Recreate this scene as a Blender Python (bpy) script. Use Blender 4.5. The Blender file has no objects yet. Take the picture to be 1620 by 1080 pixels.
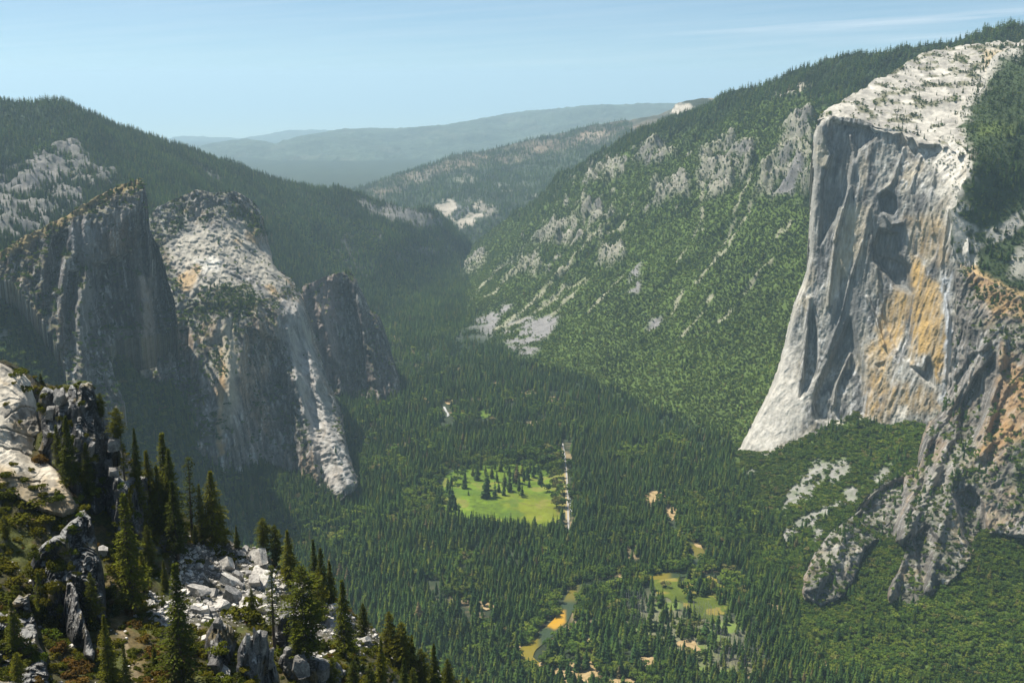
# Granite valley seen from a high ridge, built as real terrain, rock, trees and air
SUN_STR, SKY_STR, DUST, CLOUD, CLOUD_V, EXPO = 4.8, 0.085, 3.0, 0.38, 8.5, 0.70
HAZE, HAZE_COL = 3.2e-5, (0.64, 0.87, 1.0)
import bpy, math, random
import numpy as np
from mathutils import Vector

random.seed(7)
RNG = np.random.default_rng(11)
scene = bpy.context.scene
COL = scene.collection
R_ = math.radians

# ------------------------------------------------------------------ camera model (photo is 1620 x 1080)
F, CX, CY, CAMH, PITCH = 1700.0, 810.0, 540.0, 1085.0, R_(13.88)
CP, SP = math.cos(PITCH), math.sin(PITCH)
SUN_AZ, SUN_EL = R_(-66), R_(64)
SUN = np.array([math.cos(SUN_EL) * math.sin(SUN_AZ), math.cos(SUN_EL) * math.cos(SUN_AZ), math.sin(SUN_EL)])


def ray(px, py):
    """direction through a point of the view, scaled so that its y is 1"""
    u = (np.asarray(px, float) - CX) / F
    v = -(np.asarray(py, float) - CY) / F
    dy = CP + v * SP
    return np.stack([u / dy, np.ones_like(u), (-SP + v * CP) / dy], -1)


def at(px, py, Y):
    p = ray(px, py) * np.asarray(Y, float)[..., None]
    p[..., 2] += CAMH
    return p


def floorY(py, z=0.0):
    r = ray(np.full(np.shape(py), CX), py)
    return (z - CAMH) / r[..., 2]


def proj(P):
    x, y, z = P[..., 0], P[..., 1], P[..., 2] - CAMH
    fw = y * CP - z * SP
    up = y * SP + z * CP
    return CX + F * x / fw, CY - F * up / fw


# ------------------------------------------------------------------ noise
def _hash(ix, iy, iz, seed):
    n = (ix * np.uint32(374761393) + iy * np.uint32(668265263) + iz * np.uint32(2246822519) + np.uint32((seed * 3266489917) & 0xffffffff))
    n = (n ^ (n >> np.uint32(13))) * np.uint32(1274126177)
    n = (n ^ (n >> np.uint32(16))) * np.uint32(2246822519)
    return ((n ^ (n >> np.uint32(15))) & np.uint32(0xffffff)).astype(np.float32) / np.float32(0x7fffff) - np.float32(1)


def vnoise(p, seed=0):
    p = p.astype(np.float32)
    fl = np.floor(p)
    t = p - fl
    t = t * t * t * (t * (t * 6 - 15) + 10)
    i = fl.astype(np.int64).astype(np.uint32)
    x0, y0, z0 = i[:, 0], i[:, 1], i[:, 2]
    one = np.uint32(1)
    tx, ty, tz = t[:, 0], t[:, 1], t[:, 2]

    def lx(y, z):
        a = _hash(x0, y, z, seed)
        return a + (_hash(x0 + one, y, z, seed) - a) * tx
    a = lx(y0, z0); a = a + (lx(y0 + one, z0) - a) * ty
    b = lx(y0, z0 + one); b = b + (lx(y0 + one, z0 + one) - b) * ty
    return a + (b - a) * tz


_ROT = np.array([[0.0, 0.8, 0.6], [-0.8, 0.36, -0.48], [-0.6, -0.48, 0.64]], dtype=np.float32)


def fbm(p, octv=4, gain=0.5, seed=0, ridged=False, rot=True):
    out = np.zeros(len(p), np.float32)
    a, s = 1.0, 0.0
    q = p.astype(np.float32)
    for k in range(octv):
        n = vnoise(q, seed + 17 * k)
        if ridged:
            n = 1 - 2 * np.abs(n)
        out += a * n
        s += a
        a *= gain
        q = (q @ _ROT.T if rot else q) * np.float32(2.03) + np.float32(5.3)
    return out / s


def sm(a, b, x):
    t = np.clip((x - a) / (b - a), 0, 1)
    return t * t * (3 - 2 * t)


# ------------------------------------------------------------------ 2-D helpers
def inside(px, py, poly):
    c = np.zeros(px.shape, bool)
    n = len(poly)
    for i in range(n):
        x1, y1 = poly[i]; x2, y2 = poly[(i + 1) % n]
        if y1 == y2:
            continue
        m = ((y1 > py) != (y2 > py)) & (px < (x2 - x1) * (py - y1) / (y2 - y1) + x1)
        c ^= m
    return c


def segdist(px, py, pts, closed=False, nearest=False):
    best = np.full(px.shape, 1e9)
    bx = np.zeros(px.shape); by = np.zeros(px.shape)
    n = len(pts)
    for i in range(n if closed else n - 1):
        x1, y1 = pts[i]; x2, y2 = pts[(i + 1) % n]
        dx, dy = x2 - x1, y2 - y1
        L = dx * dx + dy * dy + 1e-9
        t = np.clip(((px - x1) * dx + (py - y1) * dy) / L, 0, 1)
        qx, qy = x1 + t * dx, y1 + t * dy
        d = np.hypot(px - qx, py - qy)
        m = d < best
        best = np.where(m, d, best)
        if nearest:
            bx = np.where(m, qx, bx); by = np.where(m, qy, by)
    return (best, bx, by) if nearest else best


def soft(px, py, poly, w):
    """1 inside the outline, 0 outside, blending over w"""
    d = segdist(px, py, poly, True)
    d = np.where(inside(px, py, poly), d, -d)
    return sm(-w, w, d)


def rough_line(pts, amp, seed, step=6.0, closed=True):
    """adds natural raggedness to an outline"""
    rng = np.random.default_rng(seed)
    out = []
    n = len(pts)
    for i in range(n if closed else n - 1):
        a = np.array(pts[i], float); b = np.array(pts[(i + 1) % n], float)
        L = np.hypot(*(b - a))
        k = max(1, int(L / step))
        nrm = np.array([-(b - a)[1], (b - a)[0]]) / max(L, 1e-6)
        for j in range(k):
            p = a + (b - a) * j / k
            if j:
                p = p + nrm * rng.normal() * amp
            out.append((p[0], p[1]))
    if not closed:
        out.append(tuple(pts[-1]))
    return out


class Surf:
    """smooth depth over the view from control points (x, y, depth) - 1/depth is interpolated, so planes stay planes"""
    def __init__(self, ctrl):
        P = []
        for c in ctrl:
            if len(c) == 4:      # (px, py, 'z', height)
                P.append((c[0], c[1], float(floorY(np.array(float(c[1])), c[3]))))
            else:
                P.append(c)
        P = np.array(P, float)
        self.c = P[:, :2] / 500.0
        n = len(P)
        K = np.hypot(self.c[:, None, 0] - self.c[None, :, 0], self.c[:, None, 1] - self.c[None, :, 1])
        A = np.zeros((n + 3, n + 3))
        A[:n, :n] = K
        A[:n, n] = 1; A[:n, n + 1:] = self.c
        A[n, :n] = 1; A[n + 1:, :n] = self.c.T
        b = np.zeros(n + 3); b[:n] = 1000.0 / P[:, 2]
        self.w = np.linalg.solve(A, b)
        self.n = n

    def __call__(self, px, py):
        x = np.asarray(px, float) / 500.0; y = np.asarray(py, float) / 500.0
        o = self.w[self.n] + self.w[self.n + 1] * x + self.w[self.n + 2] * y
        for i in range(self.n):
            o = o + self.w[i] * np.hypot(x - self.c[i, 0], y - self.c[i, 1])
        return 1000.0 / np.maximum(o, 1e-3)


# ------------------------------------------------------------------ object helpers
def link_mesh(name, V, Fc, mat, parent=None, loc=(0, 0, 0), smooth=True, col=None, face_sizes=None):
    me = bpy.data.meshes.new(name)
    V = np.asarray(V, np.float32)
    Fc = np.asarray(Fc)
    me.vertices.add(len(V))
    me.vertices.foreach_set('co', (V - np.array(loc, np.float32)).ravel())
    k = Fc.shape[1]
    me.loops.add(Fc.size)
    me.loops.foreach_set('vertex_index', Fc.ravel().astype(np.int32))
    me.polygons.add(len(Fc))
    me.polygons.foreach_set('loop_start', (np.arange(len(Fc)) * k).astype(np.int32))
    me.polygons.foreach_set('loop_total', np.full(len(Fc), k, np.int32))
    me.update(calc_edges=True)
    me.polygons.foreach_set('use_smooth', np.full(len(Fc), smooth, bool))
    if col is not None:
        a = me.color_attributes.new('Col', 'FLOAT_COLOR', 'POINT')
        c4 = np.ones((len(V), 4), np.float32); c4[:, :3] = col
        a.data.foreach_set('color', c4.ravel())
    me.materials.append(mat)
    o = bpy.data.objects.new(name, me)
    COL.objects.link(o)
    if parent is not None:
        o.parent = parent
    else:
        o.location = loc
    return o


def tag(o, label=None, cat=None, group=None, kind=None):
    if label: o['label'] = label
    if cat: o['category'] = cat
    if group: o['group'] = group
    if kind: o['kind'] = kind
    return o


def empty(name, loc):
    o = bpy.data.objects.new(name, None)
    COL.objects.link(o)
    o.location = loc
    return o


class Relief:
    """a real 3-D shell: a fine grid over an outline, each vertex at its own depth, closed off behind"""
    def __init__(self, poly, surf, step=1.5, ragged=0.0, seed=1):
        if ragged:
            poly = rough_line(poly, ragged, seed)
        self.poly = poly
        xs = [p[0] for p in poly]; ys = [p[1] for p in poly]
        gx = np.arange(min(xs) - step, max(xs) + 2 * step, step)
        gy = np.arange(min(ys) - step, max(ys) + 2 * step, step)
        X, Y = np.meshgrid(gx, gy)
        ins = inside(X, Y, poly)
        ins2 = ins.copy()                      # grow by one cell, then snap those to the outline
        ins2[1:] |= ins[:-1]; ins2[:-1] |= ins[1:]
        t = ins2.copy(); t[:, 1:] |= ins2[:, :-1]; t[:, :-1] |= ins2[:, 1:]
        ins2 = t
        cell = ins2[:-1, :-1] & ins2[1:, :-1] & ins2[:-1, 1:] & ins2[1:, 1:]
        anyin = ins[:-1, :-1] | ins[1:, :-1] | ins[:-1, 1:] | ins[1:, 1:]
        cell &= anyin
        idx = -np.ones(X.shape, np.int64)
        used = np.zeros(X.shape, bool)
        for a in (slice(None, -1), slice(1, None)):
            for b in (slice(None, -1), slice(1, None)):
                used[a, b] |= cell
        idx[used] = np.arange(used.sum())
        px, py = X[used], Y[used]
        out = ~ins[used]
        _, qx, qy = segdist(px[out], py[out], poly, True, True)
        px[out], py[out] = qx, qy
        self.px, self.py = px, py
        c = np.argwhere(cell)
        self.faces = np.stack([idx[c[:, 0] + 1, c[:, 1]], idx[c[:, 0] + 1, c[:, 1] + 1], idx[c[:, 0], c[:, 1] + 1], idx[c[:, 0], c[:, 1]]], 1)
        self.Y = surf(px, py)
        self.r = ray(px, py)
        self.dz = np.zeros(len(px))

    def round_edge(self, line, w, depth):
        d = segdist(self.px, self.py, line)
        q = 1 - np.clip(d / w, 0, 1)
        self.Y += depth * (1 - np.sqrt(np.clip(1 - q * q, 0, 1)))

    def bump(self, line, w, h, power=2.0):
        """ridge (h > 0, towards the viewer) or groove along a polyline; h in metres"""
        d = segdist(self.px, self.py, line)
        self.Y -= h * np.exp(-(d / w) ** power)

    def dent(self, poly, w, h):
        self.Y += h * soft(self.px, self.py, poly, w)

    def pos(self):
        P = self.r * self.Y[:, None]
        P[:, 2] += CAMH + self.dz
        return P

    def normals(self, P=None):
        P = self.pos() if P is None else P
        f = self.faces
        n = np.cross(P[f[:, 2]] - P[f[:, 0]], P[f[:, 3]] - P[f[:, 1]])
        N = np.zeros_like(P)
        for k in range(4):
            np.add.at(N, f[:, k], n)
        N /= np.linalg.norm(N, axis=1)[:, None] + 1e-9
        return N

    def build(self, name, mat, col=None, parent=None, loc=(0, 0, 0), skirt=0.12, drop=0.0, smooth=True):
        P = self.pos()
        f = self.faces
        self.P = P
        e = np.concatenate([f[:, [0, 1]], f[:, [1, 2]], f[:, [2, 3]], f[:, [3, 0]]])
        key = np.sort(e, 1)
        kk = key[:, 0] * (len(P) + 1) + key[:, 1]
        u, first, cnt = np.unique(kk, return_index=True, return_counts=True)
        be = e[first[cnt == 1]]
        bv = np.unique(be)
        new = -np.ones(len(P), np.int64)
        new[bv] = len(P) + np.arange(len(bv))
        B = P[bv].copy()
        h = B[:, :2] / np.linalg.norm(B[:, :2], axis=1)[:, None]
        B[:, :2] += h * (self.Y[bv] * skirt)[:, None]
        B[:, 2] = np.maximum(B[:, 2] - self.Y[bv] * skirt * 0.35 - drop, -1550)
        sk = np.stack([be[:, 1], be[:, 0], new[be[:, 0]], new[be[:, 1]]], 1)
        V = np.concatenate([P, B]); Fq = np.concatenate([f, sk])
        c = None
        if col is not None:
            c = np.concatenate([col, col[bv]])
        return link_mesh(name, V, Fq, mat, parent, loc, smooth, c)


# ------------------------------------------------------------------ materials
def newmat(name):
    m = bpy.data.materials.new(name)
    m.use_nodes = True
    nt = m.node_tree
    nt.nodes.clear()
    out = nt.nodes.new('ShaderNodeOutputMaterial')
    b = nt.nodes.new('ShaderNodeBsdfPrincipled')
    b.inputs['Roughness'].default_value = 0.9
    b.inputs['Specular IOR Level'].default_value = 0.15
    nt.links.new(b.outputs[0], out.inputs['Surface'])
    return m, nt, b, out


def N(nt, t, **kw):
    n = nt.nodes.new(t)
    for k, v in kw.items():
        if k.startswith('i_'):
            n.inputs[k[2:]].default_value = v
        else:
            setattr(n, k, v)
    return n


def noise_node(nt, scale, detail=4, rough=0.55, vec=None, stretch=None):
    tc = N(nt, 'ShaderNodeTexCoord') if vec is None else None
    v = tc.outputs['Object'] if vec is None else vec
    if stretch:
        mp = N(nt, 'ShaderNodeMapping'); mp.inputs['Scale'].default_value = stretch
        nt.links.new(v, mp.inputs['Vector']); v = mp.outputs[0]
    n = N(nt, 'ShaderNodeTexNoise')
    n.inputs['Scale'].default_value = scale
    n.inputs['Detail'].default_value = detail
    n.inputs['Roughness'].default_value = rough
    nt.links.new(v, n.inputs['Vector'])
    return n


def mix(nt, a, b, fac, mode='MIX'):
    m = N(nt, 'ShaderNodeMix', data_type='RGBA', blend_type=mode)
    for sock, val in ((m.inputs[6], a), (m.inputs[7], b), (m.inputs[0], fac)):
        if isinstance(val, (int, float)):
            sock.default_value = val
        elif isinstance(val, tuple):
            sock.default_value = (*val, 1)
        else:
            nt.links.new(val, sock)
    return m.outputs[2]


def ramp(nt, fac, stops):
    r = N(nt, 'ShaderNodeValToRGB')
    el = r.color_ramp.elements
    while len(el) < len(stops):
        el.new(0.5)
    for e, (p, c) in zip(el, stops):
        e.position = p
        e.color = (*c, 1) if len(c) == 3 else c
    nt.links.new(fac, r.inputs[0])
    return r.outputs[0]


def mat_terrain(name, fine=0.12, bump_scale=0.1, bump_dist=6.0, vary=0.35, stretch=None):
    m, nt, b, _ = newmat(name)
    a = N(nt, 'ShaderNodeAttribute', attribute_name='Col')
    n1 = noise_node(nt, fine, 6, 0.65, stretch=stretch)
    f = ramp(nt, n1.outputs['Fac'], [(0.25, (1 - vary,) * 3), (0.75, (1 + vary,) * 3)])
    c = mix(nt, a.outputs['Color'], f, 1.0, 'MULTIPLY')
    nt.links.new(c, b.inputs['Base Color'])
    n2 = noise_node(nt, bump_scale, 7, 0.7, stretch=stretch)
    bp = N(nt, 'ShaderNodeBump'); bp.inputs['Strength'].default_value = 0.8; bp.inputs['Distance'].default_value = bump_dist
    nt.links.new(n2.outputs['Fac'], bp.inputs['Height'])
    nt.links.new(bp.outputs[0], b.inputs['Normal'])
    return m


def mat_foliage(name, stops, patch=0.004, patch_amt=0.35, fine=None, trans=0.15):
    m, nt, b, out = newmat(name)
    oi = N(nt, 'ShaderNodeObjectInfo')
    c = ramp(nt, oi.outputs['Random'], stops)
    n1 = noise_node(nt, patch, 3, 0.6, vec=oi.outputs['Location'])
    f = ramp(nt, n1.outputs['Fac'], [(0.3, (1 - patch_amt,) * 3), (0.7, (1 + patch_amt, 1 + patch_amt, 1 + 0.5 * patch_amt))])
    c = mix(nt, c, f, 1.0, 'MULTIPLY')
    if fine:
        n2 = noise_node(nt, fine, 2, 0.5)
        f2 = ramp(nt, n2.outputs['Fac'], [(0.3, (0.6,) * 3), (0.7, (1.4,) * 3)])
        c = mix(nt, c, f2, 1.0, 'MULTIPLY')
    nt.links.new(c, b.inputs['Base Color'])
    b.inputs['Roughness'].default_value = 0.8
    b.inputs['Specular IOR Level'].default_value = 0.04
    if trans:
        t = N(nt, 'ShaderNodeBsdfTranslucent'); nt.links.new(c, t.inputs['Color'])
        ms = N(nt, 'ShaderNodeMixShader'); ms.inputs[0].default_value = trans
        nt.links.new(b.outputs[0], ms.inputs[1]); nt.links.new(t.outputs[0], ms.inputs[2])
        nt.links.new(ms.outputs[0], out.inputs['Surface'])
    return m


def mat_plain(name, ca, cb, scale, detail=5, bump=None, rough=0.9, stretch=None, cc=None):
    m, nt, b, _ = newmat(name)
    n1 = noise_node(nt, scale, detail, 0.6, stretch=stretch)
    st = [(0.3, ca), (0.7, cb)] if cc is None else [(0.28, ca), (0.52, cb), (0.74, cc)]
    nt.links.new(ramp(nt, n1.outputs['Fac'], st), b.inputs['Base Color'])
    b.inputs['Roughness'].default_value = rough
    if bump:
        n2 = noise_node(nt, bump[0], 6, 0.65)
        bp = N(nt, 'ShaderNodeBump'); bp.inputs['Strength'].default_value = 0.9; bp.inputs['Distance'].default_value = bump[1]
        nt.links.new(n2.outputs['Fac'], bp.inputs['Height']); nt.links.new(bp.outputs[0], b.inputs['Normal'])
    return m


M_CLIFF = mat_terrain('cliff_granite', 0.05, 0.09, 5.0, 0.35, stretch=(1, 1, 0.35))
M_FACE = mat_terrain('wall_granite', 0.07, 0.11, 2.4, 0.3, stretch=(1, 1, 0.22))
M_SLOPE = mat_terrain('slope_ground', 0.03, 0.05, 8.0, 0.35)
M_FAR = mat_terrain('far_slope', 0.006, 0.01, 45.0, 0.5)
M_FLOOR = mat_terrain('forest_floor', 0.02, 0.05, 3.0, 0.3)
M_RIDGE = mat_terrain('ridge_ground', 0.9, 0.8, 0.6, 0.45)
M_SLAB = mat_terrain('slab_granite', 0.5, 0.6, 0.35, 0.3)
# ================================================================== colour helpers (albedo; a few masks also paint light or shade in)
def lerp(c, rgb, m):
    m = np.clip(m, 0, 1)[:, None]
    return c * (1 - m) + np.array(rgb, np.float32)[None] * m


def wpx(px, py, amp, seed, scale=14.0):
    """photo-independent raggedness for patch outlines"""
    q = np.stack([px / scale, py / scale, np.full(px.shape, seed * 3.7)], -1)
    return px + amp * fbm(q, 3, seed=seed), py + amp * fbm(q, 3, seed=seed + 50)


def granite(P, seed, base=(0.30, 0.29, 0.275), dark=(0.13, 0.13, 0.135), warm=(0.36, 0.28, 0.19), streak=1.0, warm_amt=0.5):
    v = P * np.array([1 / 26., 1 / 26., 1 / 190.], np.float32)
    s1 = fbm(v, 4, seed=seed, rot=False)
    s2 = fbm(P * np.array([1 / 9., 1 / 9., 1 / 110.], np.float32), 3, seed=seed + 1, rot=False)
    b = fbm(P / 120., 4, seed=seed + 2)
    w = fbm(P * np.array([1 / 70., 1 / 70., 1 / 160.], np.float32), 3, seed=seed + 3)
    f = fbm(P / 14., 3, seed=seed + 4)
    c = np.tile(np.array(base, np.float32), (len(P), 1))
    c = lerp(c, warm, sm(0.02, 0.4, w) * warm_amt)
    c = lerp(c, dark, sm(0.08, 0.42, s1) * 0.75 * streak)
    c = lerp(c, (0.45, 0.44, 0.41), sm(0.12, 0.45, s2) * 0.5 * streak)
    c = lerp(c, dark, sm(0.15, 0.5, -s2) * 0.5 * streak)
    s3 = fbm(P * np.array([1 / 5., 1 / 5., 1 / 90.], np.float32), 2, seed=seed + 6, rot=False)
    c *= (1 + 0.40 * b + 0.3 * f + 0.55 * streak * s3)[:, None]
    return c


GREEN_SCRUB = (0.050, 0.085, 0.022)
DARK_FOREST = (0.022, 0.038, 0.018)


def cliff_disp(R, seed, flute=26, mid=9, fine=3.5, wide=70., calm=0.0):
    P = R.pos()
    a = fbm(P * np.array([1 / wide, 1 / wide, 1 / (wide * 4.5)], np.float32), 3, seed=seed, ridged=True, rot=False)
    b = fbm(P * np.array([1 / (wide * .28), 1 / (wide * .28), 1 / (wide * .9)], np.float32), 3, seed=seed + 5, ridged=True)
    c = fbm(P / (wide * 0.1), 3, seed=seed + 9)
    e = fbm(P / 220., 3, seed=seed + 12)
    g = vnoise(P * np.array([1 / (wide * .22), 1 / (wide * .22), 1 / (wide * 1.1)], np.float32), seed + 21)
    R.Y -= (1 - calm) * (flute * a + mid * b + fine * c + flute * 0.6 * e + mid * 0.8 * np.floor(g * 3) / 3)


# ================================================================== EL CAPITAN-LIKE MONOLITH (right)
face_poly = [(1295, 188), (1305, 184), (1340, 186), (1365, 190), (1392, 202), (1425, 205), (1470, 212), (1500, 215), (1526, 236), (1540, 266), (1533, 300),
             (1520, 320), (1525, 345), (1532, 380), (1536, 430), (1590, 470), (1600, 560), (1560, 700), (1480, 740), (1400, 740), (1300, 750), (1200, 745), (1160, 728),
             (1170, 705), (1185, 680), (1200, 650), (1220, 610), (1232, 575), (1242, 540), (1246, 518), (1256, 480), (1272, 440), (1280, 405),
             (1280, 360), (1283, 320), (1287, 280), (1285, 250), (1287, 215)]
S_face = Surf([(1295, 188, 3150), (1345, 195, 3115), (1400, 205, 3070), (1470, 210, 3075), (1500, 222, 3010), (1535, 260, 2900), (1532, 300, 2850), (1480, 300, 2930),
               (1420, 300, 3000), (1350, 300, 3065), (1282, 330, 3120), (1280, 400, 3105), (1340, 400, 3035), (1450, 400, 2925), (1530, 400, 2790), (1245, 530, 3070), (1290, 530, 3030),
               (1400, 520, 2930), (1500, 520, 2760), (1200, 650, 3000), (1240, 640, 2955), (1300, 620, 2930), (1370, 600, 2900), (1470, 600, 2760), (1172, 708, 2960), (1215, 716, 2895), (1300, 685, 2875),
               (1350, 665, 2860), (1420, 672, 2790), (1475, 665, 2720), (1300, 750, 2850), (1480, 740, 2690), (1590, 500, 2700), (1590, 700, 2640)])
Rf = Relief(face_poly, S_face, 1.15, 0.7, 3)
nose_line = [(1305, 184), (1295, 188), (1287, 215), (1285, 250), (1287, 280), (1283, 320), (1280, 360), (1280, 405), (1272, 440), (1256, 480), (1246, 518), (1242, 540), (1232, 575), (1220, 610), (1200, 650), (1185, 680), (1170, 705)]
Rf.round_edge(nose_line, 9, 70)
toe_m = soft(Rf.px, Rf.py, [(1150, 740), (1195, 640), (1240, 520), (1262, 520), (1280, 640), (1330, 680), (1300, 760)], 14)
cliff_disp(Rf, 101, 4.6, 2.6, 1.2, 38., 0.4 * toe_m)
# alcoves, roofs and corners of the wall
for poly, w, h in (
        ([(1316, 192), (1392, 206), (1380, 222), (1360, 236), (1349, 262), (1345, 292), (1334, 318), (1325, 340), (1312, 362), (1296, 388), (1300, 335), (1303, 285), (1318, 245), (1312, 212)], 2.2, 34),
        ([(1392, 312), (1404, 303), (1417, 314), (1420, 330), (1414, 340), (1396, 334)], 2.5, 40),
        ([(1392, 364), (1420, 372), (1422, 404), (1434, 420), (1441, 462), (1415, 452), (1399, 428), (1382, 412), (1382, 388)], 3.0, 52),
        ([(1345, 505), (1366, 590), (1369, 655), (1352, 664), (1320, 670), (1291, 662), (1288, 632), (1298, 602), (1322, 556)], 3.5, 55),
        ([(1443, 581), (1462, 585), (1469, 566), (1479, 582), (1480, 612), (1464, 604)], 2.0, 30),
        ([(1386, 577), (1400, 572), (1399, 581), (1390, 583)], 1.5, 18),
        ([(1282, 476), (1289, 515), (1294, 560), (1292, 592), (1276, 618), (1266, 628), (1272, 580), (1279, 530)], 2.5, 34),
        ([(1388, 405), (1441, 420), (1442, 572), (1420, 560), (1396, 500)], 2.2, 20),
        ([(1330, 430), (1348, 440), (1352, 500), (1338, 560), (1322, 590), (1318, 520)], 4.0, 20)):
    Rf.dent(poly, w * 1.9, h * 0.68)
for line, w, h in (
        ([(1345, 215), (1352, 240), (1342, 300), (1330, 345), (1320, 380)], 3.0, 18),
        ([(1331, 330), (1322, 370), (1316, 420), (1310, 484)], 2.4, 15),
        ([(1281, 472), (1277, 520), (1268, 600)], 3.0, 22),
        ([(1300, 200), (1303, 225), (1312, 245), (1306, 262)], 4.0, 26),
        ([(1375, 330), (1365, 380), (1345, 440), (1330, 500), (1308, 560)], 3.0, 11),
        ([(1400, 340), (1410, 355), (1425, 352)], 3.0, 22),
        ([(1430, 235), (1410, 290), (1390, 305)], 3.0, 10),
        ([(1500, 330), (1488, 420), (1500, 500), (1495, 600)], 3.0, 9),
        ([(1345, 560), (1322, 610), (1318, 640)], 2.5, 18),
        ([(1372, 470), (1385, 500), (1398, 545)], 2.2, 14),
        ([(1455, 250), (1440, 300), (1450, 350)], 3.0, 9),
        ([(1480, 260), (1470, 320), (1475, 370)], 3.0, 8)):
    Rf.bump(line, w, h)
P = Rf.pos(); Nf = Rf.normals(P)
c = granite(P, 201, (0.245, 0.235, 0.202), (0.10, 0.10, 0.096), (0.31, 0.255, 0.165), 1.25, 0.5)
wx, wy = wpx(Rf.px, Rf.py, 9, 5)
st = fbm(P * np.array([1 / 12., 1 / 12., 1 / 200.], np.float32), 3, seed=77, rot=False)
org = soft(wx, wy, [(1438, 400), (1470, 438), (1486, 450), (1492, 500), (1496, 570), (1485, 602), (1468, 560), (1442, 575), (1441, 480)], 7)
org = np.maximum(org, 0.75 * soft(wx, wy, [(1372, 560), (1395, 500), (1420, 455), (1440, 470), (1430, 520), (1400, 590), (1395, 660), (1372, 660)], 9))
org = np.maximum(org, 0.6 * soft(wx, wy, [(1375, 590), (1480, 620), (1490, 650), (1430, 655), (1375, 670)], 9))
org = np.maximum(org, 0.5 * soft(wx, wy, [(1430, 340), (1490, 345), (1500, 420), (1440, 400)], 10))
c = lerp(c, (0.46, 0.30, 0.11), org * (0.68 + 0.9 * st))
gold = soft(wx, wy, [(1300, 210), (1312, 240), (1306, 262), (1290, 262), (1290, 235)], 4) + 0.6 * soft(wx, wy, [(1340, 320), (1365, 330), (1350, 400), (1320, 470), (1300, 500), (1325, 400)], 9)
c = lerp(c, (0.46, 0.40, 0.26), gold * 0.7)
blue = soft(wx, wy, [(1488, 440), (1506, 430), (1508, 560), (1498, 640), (1486, 640), (1496, 560)], 4)
c = lerp(c, (0.46, 0.47, 0.47), blue * sm(-0.2, 0.3, st))
pale = 0.8 * soft(wx, wy, [(1165, 715), (1200, 650), (1240, 550), (1258, 545), (1262, 600), (1275, 640), (1268, 690), (1210, 722)], 8)
pale = np.maximum(pale, soft(wx, wy, [(1210, 722), (1262, 690), (1300, 676), (1322, 668), (1365, 662), (1340, 690), (1215, 740)], 5))
pale = np.maximum(pale, 0.5 * sm(12, 4, segdist(wx, wy, nose_line)))  # prow edge painted paler, as if sunlit
pale = np.maximum(pale, 0.9 * soft(wx, wy, [(1405, 680), (1420, 640), (1438, 640), (1432, 690)], 5))
slab = soft(wx, wy, [(1392, 190), (1430, 222), (1470, 235), (1480, 270), (1492, 330), (1515, 400), (1600, 430), (1600, 180)], 11)
pale = np.maximum(pale, slab * sm(-0.5, 0.15, fbm(P / 40., 3, seed=9) + 0.2))
c = lerp(c, (0.56, 0.52, 0.44), pale * (0.85 + 0.5 * st))
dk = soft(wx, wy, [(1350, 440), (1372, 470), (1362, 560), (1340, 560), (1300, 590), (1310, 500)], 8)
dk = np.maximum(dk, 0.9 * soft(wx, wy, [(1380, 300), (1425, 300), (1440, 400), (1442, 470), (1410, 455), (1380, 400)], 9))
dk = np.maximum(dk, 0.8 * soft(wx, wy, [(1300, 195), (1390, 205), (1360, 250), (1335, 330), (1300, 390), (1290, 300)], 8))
c = lerp(c, (0.12, 0.124, 0.122), dk * 0.62)  # shade of the alcoves and upper corner painted into the wall colour
elcap = tag(empty('granite_monolith', (float(at(1380, 690, 2870)[0]), 2870.0, 120.0)), 'huge pale grey granite monolith with sheer orange-streaked wall and white bare summit', 'cliff')
Rf.build('sheer_face', M_FACE, np.clip(c, 0.02, 0.75), elcap, elcap.location, skirt=0.09, drop=60)

# summit dome of bare white granite
dome_poly = [(1293, 190), (1305, 175), (1322, 165), (1340, 154), (1362, 142), (1380, 130), (1405, 117), (1430, 103), (1460, 85), (1505, 74), (1555, 69), (1600, 66), (1720, 64),
             (1720, 110), (1620, 82), (1590, 82), (1560, 120), (1545, 160), (1530, 190), (1534, 215), (1530, 238), (1516, 244), (1500, 230), (1460, 225), (1420, 212), (1392, 206), (1365, 193), (1340, 189), (1310, 187)]
S_dome = Surf([(1295, 189, 3155), (1340, 188, 3128), (1392, 204, 3078), (1470, 212, 3075), (1530, 240, 2935), (1340, 154, 3330), (1405, 117, 3520), (1460, 85, 3700), (1505, 74, 3800), (1620, 66, 3800), (1720, 64, 3800),
               (1720, 110, 3450), (1590, 90, 3600), (1440, 160, 3290), (1520, 150, 3330), (1550, 210, 3050)])
Rd = Relief(dome_poly, S_dome, 1.3, 1.8, 5)
P = Rd.pos()
Rd.dz += 9 * fbm(P / 110., 4, seed=31) + 3.5 * fbm(P / 25., 3, seed=32)
P = Rd.pos()
Rd.rough = fbm(P / 38., 4, seed=33)
c = np.tile(np.array([0.41, 0.38, 0.32], np.float32), (len(P), 1)) * (1 + 0.45 * fbm(P / 60., 4, seed=34) + 0.25 * fbm(P / 12., 3, seed=36))[:, None]
c = lerp(c, (0.27, 0.25, 0.215), sm(0.0, 0.3, fbm(P * np.array([1 / 25., 1 / 60., 1 / 20.]), 4, seed=38)) * 0.8)
c = lerp(c, (0.13, 0.125, 0.065), sm(0.1, 0.28, Rd.rough) * 0.8)
c = lerp(c, (0.42, 0.32, 0.17), soft(Rd.px, Rd.py, [(1555, 80), (1590, 80), (1580, 120), (1560, 110)], 8) * 0.7)
Rd.build('summit_dome', M_CLIFF, np.clip(c, 0.02, 0.78), elcap, elcap.location, skirt=0.1, drop=40)

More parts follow.
